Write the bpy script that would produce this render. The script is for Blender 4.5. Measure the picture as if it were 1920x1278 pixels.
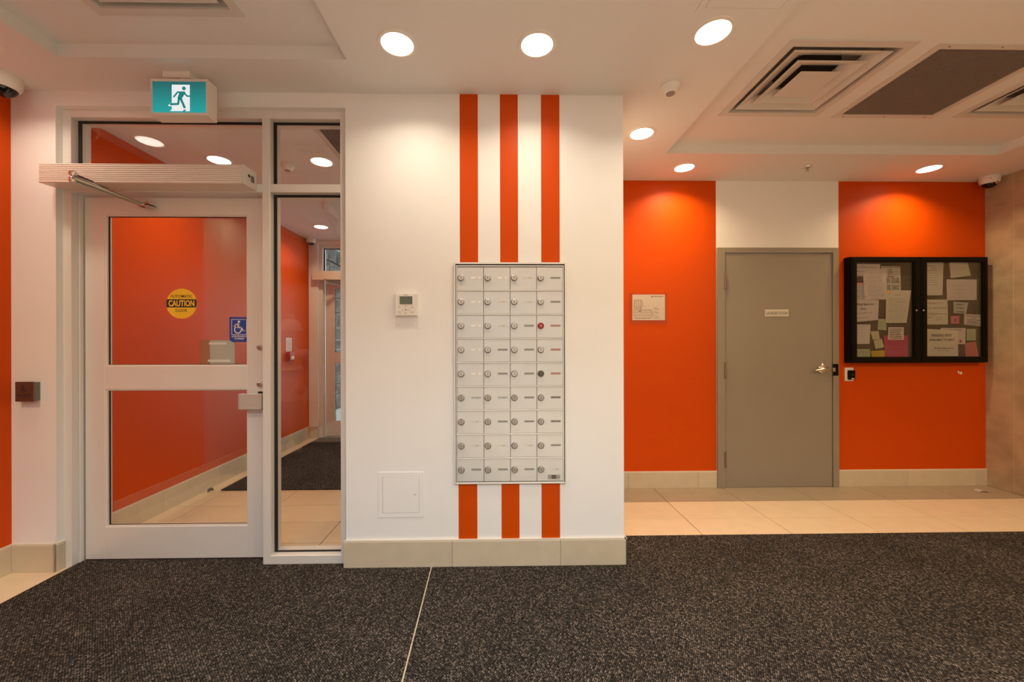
import bpy, bmesh, math, random
from mathutils import Vector, Matrix
random.seed(7)
for o in list(bpy.data.objects):
    bpy.data.objects.remove(o, do_unlink=True)
scene = bpy.context.scene
COL = scene.collection

# ------------------------------------------------------------------ camera
F, YAW, ROLL, CX0, CY0 = 744.0932, .0172, .0024, 948.0658, 642.5648
CAM = Vector((0, -2.2749, 1.2772))
cd = bpy.data.cameras.new('camera')
cd.sensor_fit = 'HORIZONTAL'; cd.sensor_width = 36.0
cd.lens = F / 1920 * 36
cd.shift_x = (960 - CX0) / 1920
cd.shift_y = (CY0 - 639) / 1920
cd.clip_start = .05
cam = bpy.data.objects.new('camera', cd); COL.objects.link(cam)
fw = Vector((math.sin(YAW), math.cos(YAW), 0)); rt = Vector((math.cos(YAW), -math.sin(YAW), 0)); up = Vector((0, 0, 1))
rc = math.cos(ROLL) * rt - math.sin(ROLL) * up
uc = math.sin(ROLL) * rt + math.cos(ROLL) * up
M = Matrix.Identity(4)
for i in range(3):
    M[i][0], M[i][1], M[i][2], M[i][3] = rc[i], uc[i], -fw[i], CAM[i]
cam.matrix_world = M
scene.camera = cam

# ------------------------------------------------------------------ sky, exposure
world = bpy.data.worlds.new('sky'); scene.world = world; world.use_nodes = True
bg = world.node_tree.nodes['Background']
bg.inputs[0].default_value = (.90, .98, .97, 1); bg.inputs[1].default_value = 5.5
scene.view_settings.view_transform = 'Standard'
scene.view_settings.look = 'None'
scene.view_settings.gamma = 1
scene.view_settings.use_curve_mapping = False
scene.view_settings.exposure = 0.0
scene.cycles.max_bounces = 10
scene.cycles.diffuse_bounces = 7
scene.cycles.caustics_reflective = False
scene.cycles.caustics_refractive = False
LAMP_W, LAMP_COL = 3.7, (1.0, .84, .63)        # downlights before the mailbox wall
SIDE_W, SIDE_COL = 8.0, (1.0, .72, .41)         # warmer downlights by the laundry door, in the vestibule and some added fill lamps
FILL_W, FILL_COL = 20.5, (.72, .90, 1.0)        # unseen cool fill lamps added behind the camera
SPREAD = math.radians(138)

# ------------------------------------------------------------------ measuring: a sight line met with a known plane
def ray(u, v):
    qx, qy = u - CX0, v - CY0
    c, s = math.cos(ROLL), math.sin(ROLL)
    px, py = c * qx - s * qy, s * qx + c * qy
    r, h = px / F, -py / F
    c, s = math.cos(YAW), math.sin(YAW)
    return Vector((r * c + s, c - r * s, h))
def aY(u, v, Y): d = ray(u, v); return CAM + d * ((Y - CAM.y) / d.y)
def aX(u, v, X): d = ray(u, v); return CAM + d * ((X - CAM.x) / d.x)
def aZ(u, v, Z): d = ray(u, v); return CAM + d * ((Z - CAM.z) / d.z)

# ------------------------------------------------------------------ materials
def lin(c):
    return tuple((x / 255 / 12.92 if x / 255 <= .04045 else ((x / 255 + .055) / 1.055) ** 2.4) for x in c)
MATS = {}
def mat(name, col, rough=.5, metal=0, var=None, bump=None, emit=None, spec=None, rand=0, coat=0):
    """col linear rgb; var=(scale, amount, detail); bump=(scale, strength)"""
    if name in MATS: return MATS[name]
    m = bpy.data.materials.new(name); m.use_nodes = True
    nt = m.node_tree; n = nt.nodes; b = n['Principled BSDF']
    b.inputs['Base Color'].default_value = (*col, 1)
    b.inputs['Roughness'].default_value = rough
    b.inputs['Metallic'].default_value = metal
    if spec is not None: b.inputs['Specular IOR Level'].default_value = spec
    if coat: b.inputs['Coat Weight'].default_value = coat
    tc = n.new('ShaderNodeTexCoord') if (var or bump) else None
    src = None
    if var:
        t = n.new('ShaderNodeTexNoise'); t.inputs['Scale'].default_value = var[0]; t.inputs['Detail'].default_value = var[2] if len(var) > 2 else 4
        nt.links.new(tc.outputs['Object'], t.inputs['Vector'])
        r = n.new('ShaderNodeValToRGB')
        r.color_ramp.elements[0].position = .3; r.color_ramp.elements[1].position = .7
        r.color_ramp.elements[0].color = (*[x * (1 - var[1]) for x in col], 1)
        r.color_ramp.elements[1].color = (*[min(1, x * (1 + var[1])) for x in col], 1)
        nt.links.new(t.outputs['Fac'], r.inputs['Fac'])
        src = r.outputs['Color']
    if rand:
        oi = n.new('ShaderNodeObjectInfo'); mr = n.new('ShaderNodeMapRange')
        mr.inputs['To Min'].default_value = 1 - rand; mr.inputs['To Max'].default_value = 1 + rand
        nt.links.new(oi.outputs['Random'], mr.inputs['Value'])
        mx = n.new('ShaderNodeVectorMath'); mx.operation = 'SCALE'
        if src: nt.links.new(src, mx.inputs[0])
        else: mx.inputs[0].default_value = col
        nt.links.new(mr.outputs['Result'], mx.inputs['Scale'])
        src = mx.outputs['Vector']
    if src: nt.links.new(src, b.inputs['Base Color'])
    if bump:
        t = n.new('ShaderNodeTexNoise'); t.inputs['Scale'].default_value = bump[0]; t.inputs['Detail'].default_value = 3
        nt.links.new(tc.outputs['Object'], t.inputs['Vector'])
        bp = n.new('ShaderNodeBump'); bp.inputs['Strength'].default_value = bump[1]; bp.inputs['Distance'].default_value = .002
        nt.links.new(t.outputs['Fac'], bp.inputs['Height']); nt.links.new(bp.outputs['Normal'], b.inputs['Normal'])
    if emit:
        b.inputs['Emission Color'].default_value = (*emit[0], 1); b.inputs['Emission Strength'].default_value = emit[1]
    MATS[name] = m
    return m

WHITE = mat('white wall paint', (.83, .825, .82), .55, var=(3, .015), bump=(160, .12))
ORANGE = mat('orange wall paint', (.575, .066, .0), .46, var=(2, .02), bump=(160, .12), spec=.16)
CEIL = mat('ceiling paint', (.735, .73, .725), .8, bump=(120, .1))
CREAM = mat('cream floor tile', (.72, .58, .40), .35, var=(9, .035), rand=.03)
GREYT = mat('grey floor tile', (.36, .29, .20), .4, var=(9, .05), rand=.03)
GROUT = mat('grout', (.17, .125, .085), .9)
BASET = mat('beige skirting tile', (.58, .50, .37), .4, var=(12, .04), rand=.03)
STONE = mat('beige stone wall tile', (.45, .34, .215), .5, var=(6, .2, 9), bump=(30, .15), rand=.03)
STONEG = mat('stone wall grout', (.66, .56, .44), .9)
ALU = mat('satin aluminium', (.78, .755, .73), .42, .2, var=(2, .02))
ALUH = mat('ribbed aluminium cover', (.82, .76, .70), .4, .15)
STEEL = mat('brushed steel', (.55, .53, .50), .3, 1)
CHROME = mat('polished steel', (.75, .72, .68), .15, 1)
BRONZE = mat('bronze steel', (.17, .10, .075), .35, .6, var=(40, .15))
BLACK = mat('black rubber', (.008, .007, .007), .6)
BLKF = mat('black powder coat', (.005, .004, .003), .42, spec=.12)
WPLAST = mat('white plastic', (.78, .75, .71), .4)
DGREY = mat('grey door paint', (.27, .235, .185), .5, var=(1.5, .03), bump=(200, .06))
MBOX = mat('mailbox silver', (.71, .715, .715), .34, .35, var=(8, .025))
MBOXF = mat('mailbox frame silver', (.80, .78, .75), .35, .25)
DARK = mat('dark void', (.012, .010, .009), .8)
DUCT = mat('duct grey', (.10, .09, .08), .6)
PRINT = mat('black print', (.03, .028, .03), .7)
INK = mat('pen ink', (.10, .08, .12), .7)
CORK = mat('speckled cork', (.060, .038, .014), .9, var=(95, .85, 3))
CONC = mat('concrete', (.36, .38, .38), .9, var=(6, .1))
SNOW = mat('pale paving', (.62, .64, .64), .8, var=(4, .06))
ROCK = mat('grey quarry stone', (.115, .125, .12), .85, var=(14, .45, 6), bump=(25, .5), rand=.2)
SOFF = mat('white soffit board', (.34, .36, .36), .6)
RED = mat('red enamel', (.35, .012, .02), .35)
YEL = mat('yellow sticker', (.95, .58, .03), .5)
BLUE = mat('blue sticker', (.022, .06, .36), .5)
STW = mat('white sticker print', (.85, .82, .80), .5)
TAPE = mat('white tape', (.90, .86, .80), .5)
LCD = mat('green grey display', (.13, .16, .12), .3)
DOME = mat('smoked dome', (.006, .006, .007), .08)
LENS = mat('lit downlight lens', (.8, .8, .8), .5, emit=((1.0, .90, .78), 9.0))

def glassmat(name, tint=(.965, .975, .97), ior=1.5):
    m = bpy.data.materials.new(name); m.use_nodes = True; nt = m.node_tree; n = nt.nodes
    n.remove(n['Principled BSDF'])
    fr = n.new('ShaderNodeFresnel'); ge = n.new('ShaderNodeNewGeometry'); mi = n.new('ShaderNodeMix')
    mi.inputs[2].default_value = ior; mi.inputs[3].default_value = 1 / ior     # the inner face of the pane mirrors like the outer one
    nt.links.new(ge.outputs['Backfacing'], mi.inputs[0]); nt.links.new(mi.outputs[0], fr.inputs['IOR'])
    tr = n.new('ShaderNodeBsdfTransparent'); tr.inputs[0].default_value = (*tint, 1)
    gl = n.new('ShaderNodeBsdfGlossy'); gl.inputs['Roughness'].default_value = 0; gl.inputs[0].default_value = (1, 1, 1, 1)
    mx = n.new('ShaderNodeMixShader')
    nt.links.new(fr.outputs[0], mx.inputs[0]); nt.links.new(tr.outputs[0], mx.inputs[1]); nt.links.new(gl.outputs[0], mx.inputs[2])
    nt.links.new(mx.outputs[0], n['Material Output'].inputs[0])
    MATS[name] = m
    return m
GLASS = glassmat('clear window glass')
ACRYL = glassmat('clear acrylic', (.97, .95, .93))

def matmat():
    m = bpy.data.materials.new('charcoal loop mat'); m.use_nodes = True; nt = m.node_tree; n = nt.nodes; b = n['Principled BSDF']
    L = nt.links.new
    tc = n.new('ShaderNodeTexCoord'); mp = n.new('ShaderNodeMapping'); L(tc.outputs['Object'], mp.inputs[0])
    mp.inputs['Rotation'].default_value = (0, 0, math.radians(38)); mp.inputs['Scale'].default_value = (145, 112, 1)
    vo = n.new('ShaderNodeTexVoronoi'); vo.inputs['Scale'].default_value = 1; vo.inputs['Randomness'].default_value = .4
    L(mp.outputs[0], vo.inputs['Vector'])
    no = n.new('ShaderNodeTexNoise'); no.inputs['Scale'].default_value = 2.2; no.inputs['Detail'].default_value = 5
    L(tc.outputs['Object'], no.inputs['Vector'])
    # loop colour: cell random -> dark/brown/grey yarns
    sp = n.new('ShaderNodeSeparateColor'); L(vo.outputs['Color'], sp.inputs[0])
    r1 = n.new('ShaderNodeValToRGB'); e = r1.color_ramp.elements
    e[0].position = 0; e[0].color = (.027, .023, .020, 1)
    e[1].position = 1; e[1].color = (.185, .152, .124, 1)
    x = r1.color_ramp.elements.new(.45); x.color = (.056, .047, .039, 1)
    x = r1.color_ramp.elements.new(.75); x.color = (.098, .081, .067, 1)
    L(sp.outputs[0], r1.inputs[0])
    # gaps between loops
    r2 = n.new('ShaderNodeMapRange'); r2.inputs['From Min'].default_value = .18; r2.inputs['From Max'].default_value = .58
    r2.inputs['To Min'].default_value = 1.5; r2.inputs['To Max'].default_value = .12; r2.clamp = True
    L(vo.outputs['Distance'], r2.inputs['Value'])
    r3 = n.new('ShaderNodeMapRange'); r3.inputs['From Min'].default_value = .3; r3.inputs['From Max'].default_value = .7
    r3.inputs['To Min'].default_value = .8; r3.inputs['To Max'].default_value = 1.2
    L(no.outputs['Fac'], r3.inputs['Value'])
    mu = n.new('ShaderNodeMath'); mu.operation = 'MULTIPLY'; L(r2.outputs[0], mu.inputs[0]); L(r3.outputs[0], mu.inputs[1])
    sc = n.new('ShaderNodeVectorMath'); sc.operation = 'SCALE'; L(r1.outputs[0], sc.inputs[0]); L(mu.outputs[0], sc.inputs['Scale'])
    L(sc.outputs[0], b.inputs['Base Color'])
    b.inputs['Roughness'].default_value = .95; b.inputs['Specular IOR Level'].default_value = .15
    bp = n.new('ShaderNodeBump'); bp.inputs['Strength'].default_value = .8; bp.inputs['Distance'].default_value = .003; bp.invert = True
    L(vo.outputs['Distance'], bp.inputs['Height']); L(bp.outputs[0], b.inputs['Normal'])
    MATS['charcoal loop mat'] = m
    return m
MATTE = matmat()

# ------------------------------------------------------------------ building helpers
ORG = {}
class MB:
    def __init__(s): s.bm = bmesh.new()
    def _v(s, pts): return [s.bm.verts.new(p) for p in pts]
    def box(s, x0, x1, y0, y1, z0, z1, bev=0, seg=1):
        x0, x1 = min(x0, x1), max(x0, x1); y0, y1 = min(y0, y1), max(y0, y1); z0, z1 = min(z0, z1), max(z0, z1)
        v = s._v([(x0, y0, z0), (x1, y0, z0), (x1, y1, z0), (x0, y1, z0), (x0, y0, z1), (x1, y0, z1), (x1, y1, z1), (x0, y1, z1)])
        fs = [s.bm.faces.new([v[i] for i in q]) for q in ((3, 2, 1, 0), (4, 5, 6, 7), (0, 1, 5, 4), (1, 2, 6, 5), (2, 3, 7, 6), (3, 0, 4, 7))]
        if bev:
            es = list({e for f in fs for e in f.edges})
            bmesh.ops.bevel(s.bm, geom=es, offset=bev, segments=seg, affect='EDGES', profile=.5)
        return s
    def prism(s, pts, plane, d0, d1):
        def to(p, d):
            return {'xz': (p[0], d, p[1]), 'xy': (p[0], p[1], d), 'yz': (d, p[0], p[1])}[plane]
        a = s._v([to(p, d0) for p in pts]); b = s._v([to(p, d1) for p in pts])
        n = len(pts)
        s.bm.faces.new(a); s.bm.faces.new(b[::-1])
        for i in range(n):
            s.bm.faces.new((a[i], b[i], b[(i + 1) % n], a[(i + 1) % n]))
        return s
    def ring(s, o, i, plane, d0, d1):
        """rectangular frame: o,i = (a0,a1,b0,b1) outer and inner"""
        oa, ob, oc, od = o; ia, ib, ic, id_ = i
        for r in ((oa, ob, oc, ic), (oa, ob, id_, od), (oa, ia, ic, id_), (ib, ob, ic, id_)):
            if plane == 'xz': s.box(r[0], r[1], d0, d1, r[2], r[3])
            elif plane == 'xy': s.box(r[0], r[1], r[2], r[3], d0, d1)
            else: s.box(d0, d1, r[0], r[1], r[2], r[3])
        return s
    def lathe(s, prof, c=(0, 0, 0), axis='z', seg=32, cap=True):
        """prof [(r,h)] along axis from c"""
        c = Vector(c); rows = []
        def to(r, h, a):
            x, y = r * math.cos(a), r * math.sin(a)
            return c + Vector({'z': (x, y, h), 'y': (x, h, y), 'x': (h, x, y)}[axis])
        for r, h in prof:
            if r < 1e-6: rows.append(s._v([to(0, h, 0)]))
            else: rows.append(s._v([to(r, h, 2 * math.pi * k / seg) for k in range(seg)]))
        for a, b in zip(rows, rows[1:]):
            for k in range(seg):
                l = (k + 1) % seg
                if len(a) == 1 and len(b) == 1: continue
                if len(a) == 1: f = (a[0], b[k], b[l])
                elif len(b) == 1: f = (a[k], a[l], b[0])
                else: f = (a[k], a[l], b[l], b[k])
                s.bm.faces.new(f)
        if cap:
            for r in (rows[0], rows[-1]):
                if len(r) > 2: s.bm.faces.new(r)
        return s
    def tube(s, pts, rad, seg=10):
        pts = [Vector(p) for p in pts]; rads = rad if isinstance(rad, (list, tuple)) else [rad] * len(pts)
        rows = []
        for i, p in enumerate(pts):
            d = (pts[min(i + 1, len(pts) - 1)] - pts[max(i - 1, 0)]).normalized()
            u = d.cross(Vector((0, 0, 1)));
            if u.length < 1e-3: u = d.cross(Vector((1, 0, 0)))
            u.normalize(); w = d.cross(u)
            rows.append(s._v([p + (u * math.cos(2 * math.pi * k / seg) + w * math.sin(2 * math.pi * k / seg)) * rads[i] for k in range(seg)]))
        for a, b in zip(rows, rows[1:]):
            for k in range(seg): s.bm.faces.new((a[k], a[(k + 1) % seg], b[(k + 1) % seg], b[k]))
        s.bm.faces.new(rows[0]); s.bm.faces.new(rows[-1][::-1])
        return s
    def disc(s, cx, cz, r, y0, y1, seg=24):
        return s.prism([(cx + r * math.cos(2 * math.pi * k / seg), cz + r * math.sin(2 * math.pi * k / seg)) for k in range(seg)], 'xz', y0, y1)
    def stroke(s, pts, w, y0, y1, ends=True):
        for (ax, az), (bx, bz) in zip(pts, pts[1:]):
            d = math.hypot(bx - ax, bz - az) or 1e-9
            nx, nz = -(bz - az) / d * w / 2, (bx - ax) / d * w / 2
            s.prism([(ax + nx, az + nz), (bx + nx, bz + nz), (bx - nx, bz - nz), (ax - nx, az - nz)], 'xz', y0, y1)
        if ends:
            for p in pts: s.disc(p[0], p[1], w / 2, y0, y1, 12)
        return s
    def arc(s, cx, cz, r, w, a0, a1, y0, y1, n=28):
        pts = [(cx + (r + w / 2) * math.cos(a0 + (a1 - a0) * k / n), cz + (r + w / 2) * math.sin(a0 + (a1 - a0) * k / n)) for k in range(n + 1)]
        pin = [(cx + (r - w / 2) * math.cos(a0 + (a1 - a0) * k / n), cz + (r - w / 2) * math.sin(a0 + (a1 - a0) * k / n)) for k in range(n + 1)]
        for k in range(n):
            s.prism([pts[k], pts[k + 1], pin[k + 1], pin[k]], 'xz', y0, y1)
        return s
    def build(s, name, material, parent=None, smooth=False, org=None):
        bm = s.bm
        bmesh.ops.recalc_face_normals(bm, faces=bm.faces)
        if parent is not None: o_ = ORG[parent]
        else:
            if org is None:
                xs = [v.co for v in bm.verts]
                lo = [min(c[i] for c in xs) for i in range(3)]; hi = [max(c[i] for c in xs) for i in range(3)]
                o_ = Vector(((lo[0] + hi[0]) / 2, (lo[1] + hi[1]) / 2, lo[2]))
            else: o_ = Vector(org)
        bmesh.ops.translate(bm, verts=bm.verts, vec=-o_)
        if smooth:
            for f in bm.faces: f.smooth = True
            for e in bm.edges:
                if len(e.link_faces) == 2 and e.calc_face_angle(0) > math.radians(35): e.smooth = False
        me = bpy.data.meshes.new(name); bm.to_mesh(me); bm.free()
        me.materials.append(material)
        ob = bpy.data.objects.new(name, me); COL.objects.link(ob)
        if parent is not None: ob.parent = parent
        else: ob.location = o_
        ORG[ob] = o_
        return ob
def tag(o, label, cat, group=None, kind=None):
    o['label'] = label; o['category'] = cat
    if group: o['group'] = group
    if kind: o['kind'] = kind
    return o
def thing(name, label, cat, loc, group=None, kind=None):
    e = bpy.data.objects.new(name, None); COL.objects.link(e); e.location = loc; e.empty_display_size = .05
    ORG[e] = Vector(loc)
    return tag(e, label, cat, group, kind)
def box(name, x0, x1, y0, y1, z0, z1, m, parent=None, bev=0, seg=1):
    return MB().box(x0, x1, y0, y1, z0, z1, bev, seg).build(name, m, parent)
def kids(o): return [c for c in bpy.data.objects if c.parent == o]
def copy_tree(o, parent=None, loc=None):
    c = o.copy(); COL.objects.link(c)
    if parent is not None: c.parent = parent
    if loc is not None: c.location = loc
    ORG[c] = Vector(loc) if loc is not None else ORG[o]
    for k in kids(o): copy_tree(k, c)
    return c
def slab(mb, X, Y, Z, holes, plane='xy'):
    """box X,Y,Z with rectangular holes; plane tells in which plane the holes lie"""
    A, B = (X, Y) if plane == 'xy' else ((X, Z) if plane == 'xz' else (Y, Z))
    a = sorted({A[0], A[1], *[min(max(h[i], A[0]), A[1]) for h in holes for i in (0, 1)]})
    for a0, a1 in zip(a, a[1:]):
        if a1 - a0 < 1e-6: continue
        mid = (a0 + a1) / 2
        cuts = sorted([(h[2], h[3]) for h in holes if h[0] < mid < h[1]])
        b = B[0]
        segs = []
        for c0, c1 in cuts:
            if c0 > b: segs.append((b, c0))
            b = max(b, c1)
        if b < B[1]: segs.append((b, B[1]))
        for b0, b1 in segs:
            if plane == 'xy': mb.box(a0, a1, b0, b1, *Z)
            elif plane == 'xz': mb.box(a0, a1, *Y, b0, b1)
            else: mb.box(*X, a0, a1, b0, b1)
    return mb
def text(name, s, cx, cz, w, h, y, m, parent, bold=0, font_space=1.0):
    """flat lettering on a plane facing -Y, fitted into w x h metres around (cx,cz)"""
    cu = bpy.data.curves.new(name, 'FONT'); cu.body = s; cu.size = 1; cu.offset = bold; cu.resolution_u = 3; cu.space_character = font_space
    cu.align_x = 'CENTER'
    t = bpy.data.objects.new(name, cu); COL.objects.link(t)
    bpy.context.view_layer.update()
    me = bpy.data.meshes.new_from_object(t.evaluated_get(bpy.context.evaluated_depsgraph_get()))
    bpy.data.objects.remove(t, do_unlink=True); bpy.data.curves.remove(cu)
    xs = [v.co.x for v in me.vertices]; ys = [v.co.y for v in me.vertices]
    x0, x1, y0, y1 = min(xs), max(xs), min(ys), max(ys)
    og = ORG[parent]
    for v in me.vertices:
        p = v.co
        v.co = Vector((cx + ((p.x - x0) / (x1 - x0) - .5) * w, y, cz + ((p.y - y0) / (y1 - y0) - .5) * h)) - og
    me.name = name; me.materials.clear(); me.materials.append(m)
    ob = bpy.data.objects.new(name, me); COL.objects.link(ob); ob.parent = parent; ORG[ob] = og
    return ob

# ------------------------------------------------------------------ main dimensions (metres)
XL, XR = -2.736, 4.337           # side walls
YB = 1.19                        # wall with the laundry door
YK = -4.2                        # wall behind
ZC, ZT = 2.70, 2.767             # ceiling and the raised trays in it
WX0, WX1 = -2.489, -.871         # glazed entrance opening
MX1 = .719                       # right corner of the mailbox wall
VX, VZ, VY = -2.56, 2.665, 3.12  # vestibule: left wall, ceiling, outer wall
TRAYL = (-2.187, -.762, -2.3, -.27)
TRAYR = (1.261, 3.803, -2.3, .687)
DIFFS = [(1.768, -.022), (3.330, -.022), (-1.475, -.775)]
GRILLE = (2.24, 2.845, -.30, .28)

def S(o, label, cat): return tag(o, label, cat, kind='structure')

# ------------------------------------------------------------------ floor
fl = S(box('floor', -3.0, 4.6, YK - .2, 3.3, -.12, -.004, GROUT), 'cream and grey ceramic tile floor of the lobby and vestibule', 'floor')
def tiles(xs, ys, m, parent, x0, x1, y0, y1, z=0):
    for a0, a1 in zip(xs, xs[1:]):
        for b0, b1 in zip(ys, ys[1:]):
            A0, A1, B0, B1 = max(a0, x0), min(a1, x1), max(b0, y0), min(b1, y1)
            if A1 - A0 < .02 or B1 - B0 < .02: continue
            g = .0024
            box('tile', A0 + g, A1 - g, B0 + g, B1 - g, z - .010, z, m(B0) if callable(m) and not isinstance(m, bpy.types.Material) else m, parent, .0008)
gx = [1.351 + .605 * k for k in range(-8, 7)]
tiles(gx, [.276, .581, .886, 1.188], lambda b: GREYT if b > .8 else CREAM, fl, MX1, XR, .276, 1.188)
tiles([XL, -2.2], [-1.68, -1.07, -.46, .1], CREAM, fl, XL, -2.2, -1.68, .1)
tiles([XL] + [XL + .61 * k for k in range(1, 13)], [-4.19, -3.585, -2.97, -2.36, -1.75, -1.40], CREAM, fl, XL, XR, -4.19, -1.40)
tiles([-.68, -.08], [-1.40, -1.18, -.57, .04], CREAM, fl, -.68, -.08, -1.40, .04)
vx = [-1.14 + .61 * k for k in range(-4, 3)]
tiles(vx, [.289 - .1485, .289, .587, .884, 1.19, 1.49], CREAM, fl, VX, WX1, .14, 1.49)
tiles([VX, -2.2], [1.49, 2.1, 2.71, 3.2], CREAM, fl, VX, -2.2, 1.49, VY)

# ------------------------------------------------------------------ walls
w = MB(); w.box(XL - .16, XL, -1.21, .16, 0, ZC + .12)
S(w.build('wall_left', ORANGE), 'orange painted side wall beside the push plate', 'wall')
w = MB(); w.box(XL - .16, XL, -1.92, -1.21, 0, ZC + .12)
S(w.build('wall_left_rear', mat('taupe wall paint', (.36, .32, .285), .6)), 'taupe painted side wall further back in the lobby', 'wall')
w = MB(); w.box(XL - .16, XL, YK, -1.92, 0, ZC + .12)
S(w.build('wall_left_far', ORANGE), 'orange painted side wall at the far back of the lobby', 'wall')
w = MB(); w.box(XL, WX0, 0, .15, 0, ZC + .06); w.box(WX0, WX1, 0, .15, 2.617, ZC + .06)
S(w.build('wall_entrance', WHITE), 'off-white wall strip and header around the glazed entrance', 'wall')
w = MB(); slab(w, (WX1, MX1), (0, YB + .14), (0, ZC + .06), [])
wm = S(w.build('wall_front', WHITE), 'white wall block holding the mailboxes, with painted orange stripes', 'wall')
# painted stripes
for i, (a, b) in enumerate(((862, 896), (937.5, 971), (1014.5, 1049))):
    x0, x1 = aY(a, 300, 0).x, aY(b, 300, 0).x
    box('painted_stripe', x0, x1, -.0012, .002, 1.736, ZC, ORANGE, wm)
for a, b in ((860, 895), (940.5, 974), (1015.5, 1050)):
    x0, x1 = aY(a, 960, 0).x, aY(b, 960, 0).x
    box('painted_stripe', x0, x1, -.0012, .002, .158, .470, ORANGE, wm)
w = MB(); slab(w, (MX1, XR), (YB, YB + .14), (0, ZC + .06), [(1.95, 2.965, 0, 2.08)], 'xz')
wb = S(w.build('wall_back', WHITE), 'rear wall in orange and cream around the grey laundry door', 'wall')
XO1, XO2 = 1.914, 3.012
slabs = MB().box(MX1, XO1, YB - .0012, YB + .002, .14, ZC); slabs.build('orange_panel', ORANGE, wb)
slabs = MB().box(XO2, XR, YB - .0012, YB + .002, .14, ZC); slabs.build('orange_panel', ORANGE, wb)
wr = S(box('wall_right', XR + .0015, XR + .2, YK, YB + .14, 0, ZC + .06, STONEG), 'beige stone tiled side wall by the notice board', 'wall')
ty = [YB, .995] + [.995 - .61 * k for k in range(1, 9)]
for a, b in zip(ty, ty[1:]):
    for k in range(5):
        z0, z1 = .61 * k, min(.61 * (k + 1), ZC)
        box('tile', XR, XR + .0102, b + .0014, a - .0014, z0 + .0014, z1 - .0014, STONE, wr, .0006)
S(box('wall_rear', XL - .16, XR + .2, YK - .15, YK, 0, ZC + .12, mat('taupe wall paint', (.36, .32, .285), .6)), 'taupe wall at the far end of the lobby, behind the viewpoint', 'wall')
# vestibule
S(box('wall_vestibule_left', VX - .34, VX, .15, VY, 0, ZC + .06, ORANGE), 'orange side wall of the entrance vestibule', 'wall')
S(box('wall_vestibule_right', -.82, -.66, YB + .14, VY + .16, 0, ZC + .06, WHITE), 'white side wall of the vestibule opposite the orange one', 'wall')
DX, DY = .052, VY                # the outer storefront repeats the inner one
w = MB(); slab(w, (VX - .34, -.82), (VY, VY + .15), (0, ZC + .06), [(WX0 + DX, WX1 + DX, 0, 2.617)], 'xz')
S(w.build('wall_vestibule_outer', WHITE), 'white wall around the outer entrance door', 'wall')

# ------------------------------------------------------------------ ceiling
w = MB()
slab(w, (XL - .16, XR + .2), (YK, YB + .14), (ZC, ZT), [TRAYL, TRAYR])
ho = [(x - .29, x + .29, y - .29, y + .29) for x, y in DIFFS] + [GRILLE]
slab(w, (XL - .16, XR + .2), (YK, YB + .14), (ZT, ZT + .09), ho)
S(w.build('ceiling', CEIL), 'white plaster ceiling with two shallow raised trays', 'ceiling')
VG = (-1.175, -.95, .10 + .16, .70)
w = MB(); slab(w, (VX - .1, -.7), (.15, VY + .16), (VZ, VZ + .1), [(-1.16, -.95, .27, .69)])
S(w.build('ceiling_vestibule', CEIL), 'white ceiling of the entrance vestibule', 'ceiling')

# ------------------------------------------------------------------ skirting tiles
def skirting(name, label, runs, m=BASET, h=.150):
    """runs: list of (axis, fixed, dirn, a list of joint coordinates)"""
    e = thing(name, label, 'skirting', (0, 0, 0), kind='structure')
    e.location = Vector(runs[0][4]); ORG[e] = Vector(runs[0][4])
    for ax, f0, f1, joints, _ in runs:
        for a, b in zip(joints, joints[1:]):
            if ax == 'x': box('tile', a + .0008, b - .0008, f0, f1, .0, h, m, e, .0012)
            else: box('tile', f0, f1, a + .0008, b - .0008, .0, h, m, e, .0012)
        if ax == 'x': box('cap_strip', joints[0], joints[-1], f0 + .001, f1, h, h + .008, BASECAP, e)
        else: box('cap_strip', f0 + .001 if f0 < f1 else f0, f1 - .001, joints[0], joints[-1], h, h + .008, BASECAP, e)
    return e
BASECAP = mat('pale sealant', (.66, .60, .50), .5)
e = skirting('baseboard_front', 'beige tile skirting under the mailboxes',
             [('x', -.013, .001, [WX1 - .012, -.268, .350, MX1 + .008], (0, 0, 0)), ('y', MX1, MX1 + .013, [-.012, .276, .886, 1.176], (0, 0, 0))])
box('corner_trim', MX1 + .008, MX1 + .0145, -.0145, -.008, 0, .15, STEEL, e)
skirting('baseboard_back', 'beige tile skirting along the orange rear wall beside the laundry door',
         [('x', YB - .013, YB, [MX1 + .013, 1.130, 1.746, 1.915], (2, YB, 0)), ('x', YB - .013, YB, [2.996, 3.618, 4.231, XR], (2, YB, 0))], h=.140)
e = skirting('baseboard_left', 'beige tile skirting around the push plate corner',
             [('x', -.013, .001, [XL + .013, -2.494], (XL, 0, 0)), ('y', XL, XL + .013, [-2.35, -1.74, -1.13, -.52, 0], (XL, 0, 0)), ('y', WX0 - .001, WX0 + .011, [-.006, .034], (XL, 0, 0))])
box('corner_trim', -2.494, -2.4865, -.0145, -.006, 0, .15, STEEL, e)
skirting('baseboard_vestibule', 'beige tile skirting along the orange vestibule wall',
         [('y', VX, VX + .013, [.15, .78, 1.39, 2.0, 2.61, VY - .013], (VX, 1, 0)), ('x', VY - .013, VY, [VX + .013, WX0 + DX], (VX, 1, 0))], h=.155)

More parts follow.
